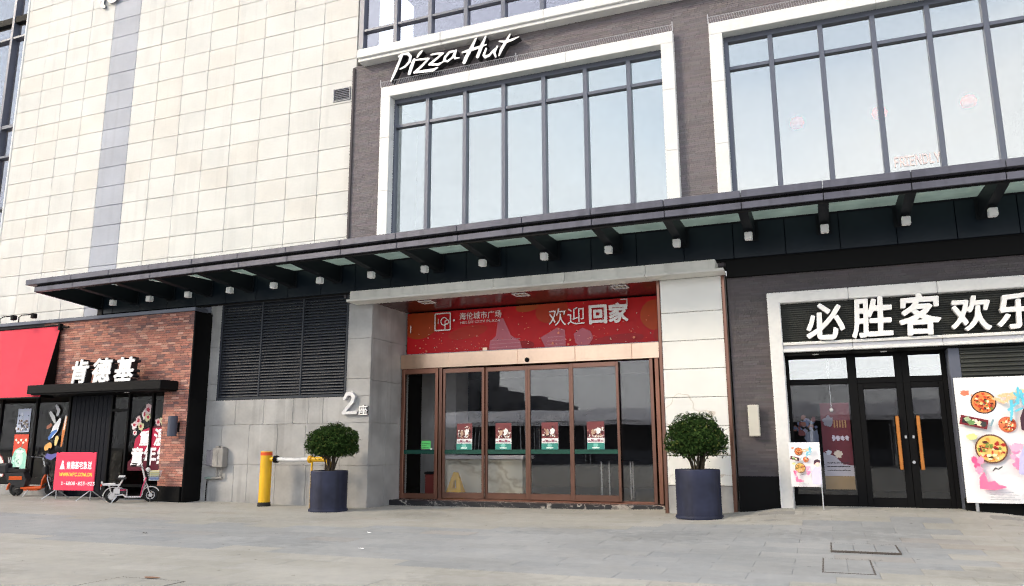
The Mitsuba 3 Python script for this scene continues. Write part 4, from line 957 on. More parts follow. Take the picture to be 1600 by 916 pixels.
def menu(P, x0, z0, w, h, person=True):
    """the menu poster print: dishes, brush lettering, flower, generic person in a lilac jumper"""
    X = lambda u: x0 + w * float(np.interp(u, [0, .165, .33, .40, .625, 1], [.01, .24, .42, .47, .625, 1]))
    Z = lambda s: z0 + s * h
    r = h
    P.add(blob(X(.055), Z(.875), r * .035, r * .022, seed=3), L(240, 130, 100))
    for q in range(7):
        P.add(blob(X(.10 + .02 * q), Z(.85 - .012 * (q % 3)), r * .012, seed=q), L(246, 170, 150))
    dish(P, X(.165), Z(.795), r * .092, 11, (60, 42, 40), (232, 140, 80))
    dish(P, X(.33), Z(.615), r * .062, 12, (200, 100, 70), (226, 120, 80))
    dish(P, X(.18), Z(.425), r * .115, 13, (110, 72, 54), (238, 196, 110))
    tray = shapely.affinity.rotate(sbox(X(.0), Z(.60), X(.175), Z(.675)), -14)
    P.add(tray.intersection(sbox(x0, z0, x0 + w, z0 + h)), L(120, 34, 44))
    P.add(tray.buffer(-.016 * h).intersection(sbox(x0, z0, x0 + w, z0 + h)), L(44, 34, 34))
    for q, (u, s, col) in enumerate(((.05, .66, (170, 190, 150)), (.09, .64, (240, 232, 205)), (.12, .625, (225, 210, 180)), (.145, .62, (60, 60, 60)), (.07, .635, (110, 150, 90)))):
        P.add(blob(X(u), Z(s), r * .024, r * .02, seed=q), L(*col))
    P.add(shapely.affinity.rotate(sbox(X(.20), Z(.60), X(.215), Z(.66)), -25), L(140, 170, 180))
    P.add(blob(X(.06), Z(.52), r * .04, r * .024, seed=8), L(226, 228, 150))
    g = np.random.default_rng(21)
    for q in range(26):      # peach brush dabs, upper right
        u = .25 + q * .012
        P.add(blob(X(u), Z(.80 + .22 * (u - .25) + g.uniform(-.035, .035)), r * g.uniform(.010, .022), r * .012, seed=q + 50), L(246, 196, 150))
    cy = L(104, 200, 222)
    for st in ([(.36, .73, .012), (.46, .78, .010)], [(.40, .80, .014), (.395, .72, .012), (.37, .65, .010)], [(.44, .72, .009), (.52, .74, .009)], [(.45, .86, .012), (.50, .82, .008)], [(.46, .80, .010), (.55, .85, .010)], [(.50, .90, .012), (.48, .78, .012)], [(.53, .88, .012), (.55, .77, .012)], [(.47, .84, .008), (.60, .86, .008)]):
        P.add(stroke([(X(u), Z(s), ww * h * .8) for u, s, ww in st]), cy)
    for q, (u, s) in enumerate(((.36, .36), (.40, .40), (.44, .37), (.37, .43), (.42, .33), (.46, .43), (.41, .44), (.385, .30))):
        P.add(blob(X(u), Z(s), r * .034, r * .03, seed=q + 70), L(*[(250, 176, 204), (246, 140, 182), (253, 208, 222)][q % 3]))
    for q, (u, s) in enumerate(((.075, .30), (.10, .335), (.06, .34), (.085, .26))):
        P.add(blob(X(u), Z(s), r * .024, r * .03, seed=q + 90), L(*[(240, 90, 140), (250, 160, 190)][q % 2]))
    if person:
        P.add(Polygon([(X(.40), Z(.24)), (X(.43), Z(.36)), (X(.50), Z(.45)), (X(.60), Z(.50)), (X(.78), Z(.49)), (X(.80), Z(0)), (X(.52), Z(0)), (X(.52), Z(.22))]).buffer(.01 * h), L(196, 190, 228))
        P.add(Polygon([(X(.53), Z(0)), (X(.53), Z(.20)), (X(.78), Z(.20)), (X(.80), Z(0))]), L(232, 230, 240))
        P.add(sbox(X(.59), Z(.47), X(.67), Z(.56)), L(236, 200, 186))
        P.add(ell(X(.625), Z(.62), h * .075, h * .10), L(244, 212, 198))
        P.add(Polygon([(X(.50), Z(.58)), (X(.50), Z(.66)), (X(.56), Z(.74)), (X(.66), Z(.75)), (X(.74), Z(.68)), (X(.73), Z(.58)), (X(.70), Z(.66)), (X(.60), Z(.68)), (X(.545), Z(.64)), (X(.53), Z(.57))]).buffer(.012 * h), L(70, 44, 56))
        for u in (.59, .66):
            P.add(ell(X(u), Z(.62), h * .010, h * .007), L(60, 40, 40))
        P.add(ell(X(.625), Z(.565), h * .016, h * .006), L(214, 110, 110))
    P.add(Polygon([(X(.08), Z(.12)), (X(.085), Z(.20)), (X(.11), Z(.235)), (X(.125), Z(.16)), (X(.17), Z(.17)), (X(.20), Z(.14)), (X(.25), Z(.13)), (X(.16), Z(.11))]).buffer(.006 * h), L(240, 120, 160))
    for q in range(4):
        P.add(sbox(X(.13), Z(.085 - .018 * q), X(.13 + .18 + .05 * (q % 2)), Z(.090 - .018 * q)), L(170, 170, 178))
    P.add(stroke([(X(.17), Z(.255), .004 * h), (X(.19), Z(.275), .006 * h), (X(.21), Z(.265), .004 * h), (X(.24), Z(.285), .005 * h)]), L(70, 70, 70))


k = thing('menu_billboard', 'big white billboard of dishes and a person in lilac, right of the restaurant doors', 'billboard')
put(k + '__board', cb(2.20, 3.97, 15.74, 15.79, .40, 2.55, .006), 'mat_paper')
P = Print(15.739); menu(P, 2.20, .40, 1.75, 2.15); P.put(k + '__print')
for x in (2.35, 3.1, 3.85):
    put(k + '__foot', cb(x - .025, x + .025, 15.75, 15.80, float(ground_z(x, 15.77)) - .005, .40), 'mat_steel')
k = thing('menu_stand', 'small white menu poster on a thin metal stand left of the restaurant doors', 'sign')
ay = 15.42
put(k + '__board', cb(-.63, -.10, ay, ay + .025, .645, 1.44, .004), 'mat_paper')
P = Print(ay - .001); menu(P, -.62, .65, .64, .785, False)
P.add(Polygon([(-.26, .70), (-.27, .93), (-.2, 1.0), (-.11, .99), (-.11, .70)]), L(214, 210, 236))
P.add(ell(-.165, 1.06, .045, .055), L(246, 214, 200))
P.add(Polygon([(-.215, 1.05), (-.21, 1.11), (-.16, 1.135), (-.115, 1.11), (-.12, 1.08), (-.17, 1.095)]).buffer(.006), L(80, 54, 66))
P.put(k + '__print')
for x in (-.615, -.115):
    gz = float(ground_z(x, ay))
    put(k + '__leg', tube([(x, ay + .03, gz), (x, ay + .03, 1.44)], .012, 8), 'mat_steel')
    put(k + '__strut', tube([(x, ay + .04, 1.38), (x, ay + .34, float(ground_z(x, ay + .3)))], .010, 8), 'mat_steel')
# posters inside the restaurant window
k = thing('window_poster', 'dim dark red offer poster with a pale lower half inside the restaurant window', 'poster')
put(k + '__sheet', bx(-.05, .48, 16.62, 16.63, .55, 2.2), 'mat_print', color=np.tile(L(86, 30, 44), (8, 1)))
P = Print(16.618)
P.add(Polygon([(-.05, .55), (.48, .55), (.48, 1.0), (.30, 1.02), (.15, 1.18), (-.05, 1.25)]), L(150, 150, 165))
P.add(sbox(-.05, .55, .48, .80), L(120, 100, 70))
for q in range(3):
    P.add(sbox(0, .90 + .07 * q, .42, .915 + .07 * q), L(40, 40, 50))
P.add(blob(.08, 1.85, .10, seed=2), L(110, 110, 125)); P.add(blob(.22, 1.22, .07, seed=4), L(180, 170, 165)); P.add(blob(.05, 1.25, .05, seed=5), L(170, 175, 190))
for q in range(5):
    P.add(sbox(.18 + q * .05, 1.72, .205 + q * .05, 1.86), L(140, 110, 80))
for q in range(4):
    P.add(blob(.16 + .08 * q, 1.52, .035, .05, seed=q + 9), L(170, 165, 185))
P.put(k + '__print')
k = thing('window_sticker', 'dark glass sticker of blue and orange flowers left inside the restaurant window', 'sticker')
P = Print(16.60)
for q in range(26):
    P.add(blob(-.36 + rng.normal(0, .11), 1.72 + rng.normal(0, .11), rng.uniform(.02, .06), seed=q + 300), L(*[(70, 80, 110), (120, 80, 70), (90, 40, 44), (110, 110, 130)][q % 4]))
P.add(blob(-.22, 1.52, .13, .17, seed=44), L(84, 92, 112))
P.put(k + '__print')
k = thing('hanging_bulb', 'small white globe lamp hanging inside the restaurant window', 'lamp')
put(k + '__globe', trimesh.creation.icosphere(2, .035).apply_translation([.16, 16.58, 2.06]), 'mat_letter', smooth=True)
put(k + '__rod', tube([(.16, 16.58, 2.09), (.16, 16.58, 3.1)], .006, 6), 'mat_steel')

# ---------------------------------------------------------------- the brick shop at the left
t = K_ = thing('brick_shop', 'single storey red brick shop with a dark doorway at the left', 'shop')
YK = 15.40


def red():
    k = rng.random()
    base = np.array([(0.30, 0.125, 0.095), (0.34, 0.165, 0.125), (0.22, 0.10, 0.085), (0.155, 0.085, 0.08), (0.37, 0.21, 0.17)][int(rng.choice(5, p=[.34, .24, .2, .12, .10]))])
    return (base * 1.30 + .012) * (0.85 + .3 * k)


krects = [(-30, -14.93, 2.84, 4.86), (-15.74, -14.93, .44, 2.84)]
put(t + '__wall', cat([bx(a, b, YK + .012, YK + .3, c, d) for a, b, c, d in krects]), 'mat_mortar')
m, c = brickwork([(-20.4, -14.93, 2.84, 4.86), (-15.74, -14.93, .44, 2.84)], YK, .235, .062, red, joint=.009, jit=.006)
stuff(put(t + '__brick', m, 'mat_brick', color=c))
put(t + '__coping', cb(-30, -14.86, 15.33, 15.8, 4.86, 4.96, .01), 'mat_frame_grey')
put(t + '__roof', bx(-30, -14.96, 15.8, 16.12, 4.80, 4.90), 'mat_dark')
put(t + '__jamb', cb(-14.929, -14.885, 15.39, 16.0, -.1, 4.86, .008), 'mat_black')
put(t + '__base', cb(-15.78, -14.94, 15.34, 15.7, -.1, .44, .01), 'mat_black')
put(t + '__pier_side', bx(-15.74, -15.70, YK + .3, 15.75, .1, 2.84), 'mat_dark')
put(t + '__porch_slab', cb(-20.0, -15.28, 14.80, 15.39, 2.83, 3.06, .012), 'mat_dark')
put(t + '__porch_soffit', bx(-19.9, -15.35, 14.86, 15.72, 2.80, 2.829), 'mat_black')
put(t + '__porch_light', lathe([(0, 0), (.06, 0), (.06, -.01), (0, -.01)], 20, (-16.7, 15.1, 2.799)), 'mat_paper')
YG = 15.74
for k in range(9):
    a = -19.35 + k * .165
    put(t + '__navy_board', cb(a + .004, a + .161, YG - .04, YG, .12, 2.80, .012), 'mat_navy')
for x in (-17.86, -17.25, -16.42, -15.78):
    put(t + '__mullion', cb(x - .03, x + .03, YG - .05, YG + .03, .1, 2.80, .004), 'mat_black')
for a, b, c, d in ((-17.22, -16.45, .38, .46), (-16.39, -15.81, .38, .46), (-17.83, -17.28, 2.35, 2.42)):
    put(t + '__transom', cb(a, b, YG - .045, YG + .025, c, d), 'mat_black')
for a, b in ((-17.83, -17.28), (-17.22, -16.45), (-16.39, -15.81)):
    pane(t + '__window_pane', a, b, .46, 2.80, 'mat_glass_clear', YG)
for a in (-30, -27.5, -25, -23.6, -22.2, -20.75, -19.45):
    put(t + '__mullion', cb(a - .04, a + .04, YG - .04, YG + .04, .15, 2.84, .004), 'mat_black')
for a, b in ((-23.56, -22.24), (-22.16, -20.79), (-20.71, -19.49)):
    pane(t + '__window_pane', a, b, .58, 2.80, 'mat_glass_clear', YG)
put(t + '__window_sill', cb(-30, -19.4, 15.46, 15.8, .05, .40, .01), 'mat_stone')
put(t + '__window_kerb', cb(-30, -19.4, 15.66, 15.8, .40, .58, .01), 'mat_dark')
put(t + '__interior', cat([bx(-30, -15.6, 18.5, 18.6, 0, 3), bx(-30, -15.6, 15.8, 18.5, 2.86, 2.95), bx(-30, -15.6, 15.8, 18.5, .05, .11), bx(-15.7, -15.6, 15.75, 18.5, 0, 3), bx(-19.42, -19.36, 15.75, 18.5, 0, 3)]), 'mat_interior')
sg = thing('shop_sign', 'three white slanted characters standing on the dark porch slab of the brick shop', 'sign')
for ch, x in (('肯3.2', -18.55), ('德3.2', -17.76), ('基3.2', -16.97)):
    p = glyph(ch, x, 3.12, .66, .66, .15)
    L_ = put(sg + '__character', plate(p, 14.86, .025), 'mat_letter')
    put(L_ + '__side', plate(p.buffer(-.004), 14.885, .20), 'mat_letter_side')
k = thing('navy_wall_lamp', 'dark navy cylinder wall lamp on the red brick pier', 'lamp')
put(k + '__body', lathe([(0, 0), (.11, 0), (.115, .02), (.115, .48), (.11, .5), (0, .5)], 28, (-15.20, 15.22, 1.67)), 'mat_lamp_navy', smooth=40)
put(k + '__bracket', cb(-15.24, -15.14, 15.30, 15.40, 1.78, 2.02), 'mat_dark')
# awning
k = thing('awning', 'steep plain red fabric awning over the shop windows at the left edge', 'awning')
ax0, ax1 = -27.0, -19.66
ribs = np.linspace(ax0, ax1, 7)
for a, b in zip(ribs[:-1], ribs[1:]):
    n = 6
    v, f = [], []
    for i in range(n + 1):
        u = i / n
        y, z = 15.34 - .40 * u, 4.76 - 2.02 * u
        sag = .018 * math.sin(math.pi * u)
        for j in range(5):
            w = j / 4
            v.append((a + (b - a) * w, y + sag * math.sin(math.pi * w), z))
    for i in range(n):
        for j in range(4):
            p = i * 5 + j
            f += [(p, p + 5, p + 6), (p, p + 6, p + 1)]
    put(k + '__cloth_panel', M(v, f), 'mat_red_fabric', smooth=True)
put(k + '__side_cloth', M([(ax1, 15.345, 4.76), (ax1, 14.94, 2.74), (ax1, 15.345, 2.74)], [(0, 1, 2)]), 'mat_black')
put(k + '__front_bar', tube([(ax0, 14.94, 2.74), (ax1 + .02, 14.94, 2.74)], .022, 8), 'mat_dark')
put(k + '__top_bar', tube([(ax0, 15.33, 4.77), (ax1 + .04, 15.33, 4.77)], .025, 8), 'mat_dark')
put(k + '__bracket', cat([cb(ax1 + .02, ax1 + .34, 15.30, 15.36, 4.68, 4.72), cb(ax1 + .01, ax1 + .07, 15.24, 15.36, 4.62, 4.80)]), 'mat_dark')
for i, (x, w) in enumerate(((-22.0, 'left'), (-21.2, 'right'))):
    s = thing('sign_spotlight', f'small black arm spotlight above the red awning, {w} one', 'spotlight', 'arm spotlights above the awning')
    put(s + '__arm', tube([(x - .55, 15.6, 4.93), (x - .5, 15.55, 5.16), (x - .3, 15.5, 5.20), (x + .95, 14.9, 5.05)], .016, 8), 'mat_dark')
    put(s + '__head', cb(x + .93, x + 1.07, 14.84, 14.96, 4.93, 5.07, .02), 'mat_dark')
# window prints
k = thing('photo_poster', 'pale blue and grey photo poster high in the window under the awning', 'poster')
put(k + '__sheet', bx(-21.50, -20.98, YG - .012, YG - .006, 1.84, 2.50), 'mat_print', color=np.tile(L(188, 198, 220), (8, 1)))
P = Print(YG - .013)
g = np.random.default_rng(3)
for q in range(70):
    x, z = g.uniform(-21.47, -21.01), 1.88 + abs(g.normal(0, .17))
    if z < 2.45:
        P.add(blob(x, z, g.uniform(.015, .04), seed=q, n=8), L(*[(60, 62, 76), (150, 140, 130), (230, 232, 238), (96, 110, 136), (110, 84, 66)][q % 5]))
P.put(k + '__print')
k = thing('drink_poster', 'orange and mint green poster below the photo poster in the shop window', 'poster')
put(k + '__sheet', bx(-21.54, -20.96, YG - .012, YG - .006, .82, 1.78), 'mat_print', color=np.tile(L(206, 70, 46), (8, 1)))
P = Print(YG - .013)
P.add(Polygon([(-21.54, .82), (-20.96, .82), (-20.96, 1.2), (-21.05, 1.36), (-21.25, 1.42), (-21.45, 1.34), (-21.54, 1.16)]), L(150, 208, 190))
for q in range(5):
    P.add(blob(-21.25 + .1 * (q - 2), 1.62 - .07 * (q % 2), .045, .035, seed=q), L(244, 226, 210))
P.add(ell(-21.25, 1.08, .16, .22), L(196, 228, 214)); P.add(ell(-21.25, 1.30, .17, .04), L(232, 240, 232))
P.add(LineString([(-21.25, 1.3), (-21.16, 1.5)]).buffer(.012), L(120, 150, 140))
for q in range(8):
    P.add(blob(-21.25 + g.normal(0, .09), 1.05 + g.normal(0, .1), .03, seed=q + 20), L(*[(110, 170, 150), (220, 238, 226)][q % 2]))
P.put(k + '__print')
k = thing('food_sticker', 'round white and pink food sticker at the bottom of the leftmost shop window', 'sticker')
P = Print(YG - .008)
clip_ = sbox(-23.5, .60, -21.75, 1.4)
for r_, col in ((.56, (150, 70, 70)), (.52, (236, 216, 214)), (.40, (222, 160, 160)), (.26, (238, 224, 214))):
    P.add(ell(-22.35, .78, r_, r_ * .95).intersection(clip_), L(*col))
P.put(k + '__print')
k = thing('window_script', 'small pale outlined lettering on the dark shop window behind the orange scooter', 'lettering')
put(k, plate(latin('WIFI', -21.72, .98, .16, False, 1.1), YG - .008, .003), 'mat_alu')
k = thing('ribbon_sticker', 'white blue and orange ribbon sticker on the window between posters and navy boards', 'sticker')
P = Print(YG - .045)
for st, col in (([(-20.15, 2.36, .05), (-20.02, 2.22, .07), (-19.95, 2.10, .04)], (206, 206, 206)), ([(-19.95, 2.55, .04), (-19.84, 2.42, .06), (-19.88, 2.30, .04)], (196, 196, 200)),
                ([(-20.02, 1.72, .06), (-19.9, 1.92, .12), (-19.76, 2.16, .05)], (222, 224, 230)), ([(-20.1, 1.66, .05), (-19.98, 1.80, .06), (-19.86, 1.86, .04)], (70, 116, 190)),
                ([(-19.83, 1.50, .05), (-19.80, 1.66, .07)], (226, 196, 130)), ([(-19.60, 1.45, .03), (-19.57, 1.85, .06), (-19.52, 2.22, .05)], (196, 118, 58)), ([(-19.56, 1.9, .02), (-19.53, 2.25, .03)], (230, 224, 220)),
                ([(-20.18, 1.40, .08), (-20.06, 1.45, .10)], (224, 164, 92)), ([(-20.12, 1.18, .07), (-19.95, 1.14, .08), (-19.78, 1.20, .05)], (92, 92, 160)), ([(-20.2, 1.96, .05), (-20.08, 2.02, .05)], (150, 92, 70))):
    P.add(stroke(st), L(*col))
P.put(k + '__print')
k = thing('red_sticker', 'crimson window sticker with white characters in the shop doorway beside the brick pier', 'sticker')
P = Print(YG - .008)
crim, drk = L(176, 22, 66), L(84, 14, 38)
P.add(Polygon([(-17.15, .80), (-17.15, 1.02), (-17.02, 1.12), (-16.96, 1.6), (-16.7, 1.86), (-16.45, 1.93), (-16.45, .80)]), drk)
P.add(Polygon([(-17.0, 1.30), (-16.95, 1.62), (-16.72, 1.84), (-16.45, 1.92), (-16.45, 1.30)]), crim)
P.add(Polygon([(-16.39, .80), (-15.81, .80), (-15.81, 1.98), (-16.39, 1.94)]), drk)
P.add(sbox(-16.39, 1.30, -15.81, 1.90), crim)
for q, (x, z, r_) in enumerate(((-17.02, 1.98, .10), (-16.90, 2.10, .11), (-16.80, 1.95, .10), (-16.68, 2.26, .13), (-16.58, 2.38, .13), (-16.57, 2.18, .10), (-16.98, 1.78, .07), (-16.2, 2.05, .10), (-16.02, 2.08, .12), (-15.9, 2.0, .08))):
    P.add(blob(x, z, r_, seed=q + 5, amp=.3), L(*[(226, 212, 214), (206, 178, 182), (150, 44, 66)][q % 3] if q % 3 < 2 else (190, 186, 150)))
    P.add(blob(x, z, r_ * .45, seed=q + 35, amp=.3), L(176, 30, 60))
wht = L(238, 234, 238)
wins = shapely.union_all([sbox(-17.2, .5, -16.45, 3), sbox(-16.39, .5, -15.81, 3)])
for ch, x, z, s in (('童3.5', -17.05, .98, .44), ('年3.5', -16.62, 1.0, .46), ('经3.5', -16.15, 1.0, .50), ('重3.5', -16.80, 1.48, .36), ('温3.5', -16.30, 1.48, .42)):
    P.add(glyph(ch, x, z, s, s * 1.12).intersection(wins), wht)
P.put(k + '__print')

# ================================================================ OBJECTS
k = thing('red_sign_board', 'red delivery sign board on grey folding legs in front of the brick shop', 'sign')
ry = 14.70
TL, TR, BL, BR = (-18.53, 1.28), (-17.10, 1.30), (-18.42, .33), (-17.03, .345)
m = cb(-18.50, -17.10, ry, ry + .03, .335, 1.29, .006)
put(k + '__board', m, 'mat_board_red')
P = Print(ry - .001)
wht, yel = L(250, 236, 242), L(255, 214, 60)
P.add(ell(-18.24, 1.03, .035, .045), wht); P.add(Polygon([(-18.33, .86), (-18.28, 1.0), (-18.20, 1.0), (-18.15, .86)]), wht)
for q, (ch, b) in enumerate((('肯', '3.2'), ('德', '3.2'), ('基', '3.2'), ('宅', '2.5'), ('急', '2.5'), ('送', '2.5'))):
    P.add(glyph(ch + b, -18.10 + q * .148, .885, .15, .20), wht)
P.put(k + '__lettering')
for txt, x, z, q, col in (('WWW.KFC.COM.CN', -18.32, .69, 1.02, yel), ('1-4008-823-823', -18.24, .47, 1.12, wht)):
    P = Print(ry - .001)
    P.add(latin(txt, x, z, .085, True, q), col)
    P.put(k + '__lettering')
for x in (-18.40, -17.20):
    gz = float(ground_z(x, ry))
    put(k + '__upright', tube([(x, ry + .03, gz), (x, ry + .03, .40)], .014, 8), 'mat_steel')
    for s in (-1, 1):
        put(k + '__leg', tube([(x, ry + .03, .36), (x + s * .17, ry + .03 + s * .26, float(ground_z(x, ry)) + .005)], .012, 8), 'mat_steel')
    put(k + '__clip', cb(x - .03, x + .03, ry - .004, ry + .05, 1.27, 1.31, .004), 'mat_dark')


def wheel(key, cx, r, tyre_w, hub, rim_mat, spokes=8, cz=None):
    cz = r if cz is None else cz
    t_ = np.linspace(0, 2 * np.pi, 33)
    ring = lambda rr, w, n: tube([(cx + rr * math.cos(a), 0, cz + rr * math.sin(a)) for a in t_], w, n, False)
    put(key + '__tyre', ring(r - tyre_w, tyre_w, 8), 'mat_rubber', smooth=True)
    sp = [tube([(cx, 0, cz), (cx + (r - 2 * tyre_w) * math.cos(a), 0, cz + (r - 2 * tyre_w) * math.sin(a))], .006, 5) for a in np.arange(spokes) * 2 * np.pi / spokes]
    hubm = trimesh.creation.cylinder(hub, .09, sections=20).apply_transform(trimesh.transformations.rotation_matrix(math.pi / 2, [1, 0, 0])).apply_translation([cx, 0, cz])
    put(key + '__rim', cat([ring(r - 2 * tyre_w, .014, 6), hubm] + sp), rim_mat)


def place(root, x, y, z, rot, lean=0.0):
    m4 = T().translate([x, y, z]).rotate([0, 0, 1], rot).rotate([1, 0, 0], lean)
    for key in [q for q in scene if q.startswith(root + '__')]:
        scene[key]['to_world'] = m4


# small white and pink electric bicycle; local x forward, origin on the ground under the rear axle
k = thing('electric_bicycle', 'small white and pink electric bicycle with a front basket beside the red sign board', 'bicycle')
wb = .84
wr = numbered(k + '__wheel'); USED.add(wr); wheel(wr, 0, .165, .034, .075, 'mat_bike_white', 6)
wf = numbered(k + '__wheel'); USED.add(wf); wheel(wf, wb, .165, .034, .045, 'mat_bike_white', 6)
put(k + '__frame', cat([tube([(.02, s * .07, .17), (.10, s * .07, .36), (.14, s * .06, .42)], .016, 8) for s in (-1, 1)] +
                       [tube([(0, s * .07, .165), (.22, s * .07, .20), (.30, s * .06, .13), (.62, s * .06, .13), (.66, s * .05, .2)], .018, 8) for s in (-1, 1)] +
                       [tube([(.10, 0, .36), (.30, 0, .30), (.31, 0, .13)], .02, 8), tube([(.62, 0, .13), (.70, 0, .40), (.68, 0, .56)], .022, 8), tube([(.12, 0, .38), (.20, 0, .56)], .018, 8)]), 'mat_bike_white', smooth=40)
put(k + '__deck', cb(.28, .64, -.11, .11, .125, .155, .012), 'mat_bike_white')
put(k + '__deck_mat', cb(.31, .61, -.09, .09, .155, .162, .003), 'mat_rubber')
put(k + '__battery_box', cb(.08, .30, -.075, .075, .21, .34, .03), 'mat_bike_dark')
put(k + '__battery_stripe', cb(.10, .28, -.078, .078, .29, .32, .006), 'mat_bike_pink')
put(k + '__cable', cat([tube([(wb - .30, .10, .88), (wb - .12, .13, .80), (wb - .06, .06, .62), (wb - .12, .03, .42)], .006, 5), tube([(wb - .30, -.10, .88), (wb - .14, -.12, .78), (wb - .08, -.05, .60), (wb - .13, -.03, .42)], .006, 5)]), 'mat_rubber')
put(k + '__plate', cb(-.275, -.265, -.06, .06, .32, .39, .003), 'mat_alu')
put(k + '__leg_fairing', cat([cb(.02, .16, s * .085 - .008, s * .085 + .008, .22, .34, .006) for s in (-1, 1)]), 'mat_bike_white')
lp = []
sh = trimesh.creation.extrude_polygon(Polygon([(-.10, 0), (.10, 0), (.125, .20), (.10, .36), (.05, .42), (-.05, .42), (-.10, .36), (-.125, .20)]).buffer(.012), .022, engine='earcut')
vv = np.array(sh.vertices); sh.vertices = np.c_[.63 + .08 * (vv[:, 1] / .42) + vv[:, 2] - 1.8 * vv[:, 0] ** 2, vv[:, 0], .15 + vv[:, 1]]; sh.fix_normals()
put(k + '__leg_shield', sh, 'mat_bike_pink')
put(k + '__saddle', cat([cb(.08, .28, -.085, .085, .56, .60, .02), cb(.12, .25, -.08, .08, .595, .625, .012)]), 'mat_bike_dark')
put(k + '__saddle_cover', cb(.10, .245, -.082, .082, .600, .645, .02), 'mat_bike_white')
put(k + '__rear_rack', cat([tube([(.16, s * .08, .42), (-.22, s * .08, .43), (-.26, s * .08, .50)], .012, 8) for s in (-1, 1)] + [tube([(x, -.08, .43), (x, .08, .43)], .01, 6) for x in (-.2, -.1, 0, .1)] + [tube([(-.26, -.08, .50), (-.26, .08, .50)], .012, 6)] + [tube([(-.10, s * .08, .43), (0, s * .08, .17)], .01, 6) for s in (-1, 1)]), 'mat_bike_white', smooth=40)
put(k + '__pillion_pad', cb(-.22, .04, -.08, .08, .437, .465, .012), 'mat_bike_white')
fd = [(.205 * math.cos(a), .205 * math.sin(a) + .165) for a in np.linspace(.5, 3.3, 14)]
put(k + '__rear_mudguard', cat([tube([(x, s * .028, z) for x, z in fd], .012, 6) for s in (-1, 0, 1)]), 'mat_bike_white', smooth=40)
put(k + '__front_mudguard', cat([tube([(wb + x, s * .028, z) for x, z in fd[:10]], .012, 6) for s in (-1, 0, 1)]), 'mat_bike_white', smooth=40)
put(k + '__fork', cat([tube([(wb, s * .055, .165), (wb - .09, s * .055, .40), (wb - .12, 0, .44)], .014, 8) for s in (-1, 1)] + [tube([(wb - .11, 0, .42), (wb - .24, 0, .86)], .02, 8)]), 'mat_bike_white', smooth=40)
put(k + '__handlebar', tube([(wb - .42, -.27, .90), (wb - .28, -.17, .88), (wb - .24, 0, .86), (wb - .28, .17, .88), (wb - .42, .27, .90)], .014, 8), 'mat_steel', smooth=40)
for s in (-1, 1):
    put(k + '__grip', tube([(wb - .36, s * .228, .893), (wb - .47, s * .305, .908)], .02, 8), 'mat_bike_dark')
    put(k + '__mirror', cat([tube([(wb - .29, s * .18, .88), (wb - .22, s * .24, 1.0)], .006, 6), ell(0, 0, .05, .035) and trimesh.creation.icosphere(2, .05).apply_scale([.3, 1, .7]).apply_translation([wb - .22, s * .25, 1.02])]), 'mat_bike_dark')
put(k + '__headlamp', trimesh.creation.icosphere(2, .055).apply_scale([1, .9, 1]).apply_translation([wb - .10, 0, .78]), 'mat_bike_white', smooth=True)
bk = numbered(k + '__basket'); USED.add(bk)
bas = [cb(wb - .06, wb + .17, -.14, .14, .52, .545, .01)] + [tube([(wb - .06 - .012 * q, -.14 - .004 * q, .54 + .05 * q), (wb + .17 + .012 * q, -.14 - .004 * q, .54 + .05 * q), (wb + .17 + .012 * q, .14 + .004 * q, .54 + .05 * q), (wb - .06 - .012 * q, .14 + .004 * q, .54 + .05 * q), (wb - .06 - .012 * q, -.14 - .004 * q, .54 + .05 * q)], .006, 5) for q in range(5)]
put(bk + '__wire', cat(bas), 'mat_basket')
put(bk + '__liner', cat([cb(wb - .05, wb + .165, -.138, .138, .62, .745, .012)]), 'mat_basket_yellow')
put(bk + '__lower_liner', cat([cb(wb - .045, wb + .16, -.132, .132, .545, .62, .012)]), 'mat_basket_blue')
put(k + '__stand', cat([tube([(.10, s * .05, .15), (-.02, s * .12, -.0)], .012, 6) for s in (-1, 1)]), 'mat_steel')
put(k + '__pedal', cat([tube([(.33, -.09, .14), (.33, -.19, .12)], .01, 6), cb(.29, .37, -.24, -.17, .11, .13)]), 'mat_bike_dark')
put(k + '__tail_lamp', cb(-.28, -.25, -.05, .05, .40, .44, .008), 'mat_lamp_red')
place(k, -16.20, 14.50, float(ground_z(-16.2, 14.5)), 44, 4)

# orange deck scooter
k = thing('electric_scooter', 'dark electric scooter with orange leg shield and mudguard under the red awning', 'scooter')
wb = .92
wr = numbered(k + '__wheel'); USED.add(wr); wheel(wr, 0, .185, .05, .09, 'mat_bike_dark', 6)
wf = numbered(k + '__wheel'); USED.add(wf); wheel(wf, wb, .185, .05, .06, 'mat_bike_dark', 6)
put(k + '__deck', cat([cb(.16, .70, -.13, .13, .20, .25, .015), cb(.22, .60, -.10, .10, .155, .20, .012)]), 'mat_bike_orange')
put(k + '__frame', cat([tube([(0, s * .08, .185), (.2, s * .10, .23), (.68, s * .10, .23), (.78, s * .04, .34)], .02, 8) for s in (-1, 1)] + [tube([(.08, s * .09, .22), (.02, s * .09, .42), (-.12, s * .09, .48)], .014, 8) for s in (-1, 1)]), 'mat_bike_dark', smooth=40)
fd = [(.225 * math.cos(a), .225 * math.sin(a) + .185) for a in np.linspace(.4, 3.2, 14)]
put(k + '__rear_mudguard', cat([tube([(x, s * .035, z) for x, z in fd], .02, 6) for s in (-1, 0, 1)]), 'mat_bike_orange', smooth=40)
put(k + '__front_mudguard', cat([tube([(wb + x, s * .035, z) for x, z in fd[:9]], .018, 6) for s in (-1, 0, 1)]), 'mat_bike_dark', smooth=40)
sh = trimesh.creation.extrude_polygon(Polygon([(-.11, 0), (.11, 0), (.12, .18), (.07, .32), (-.07, .32), (-.12, .18)]).buffer(.012), .03, engine='earcut')
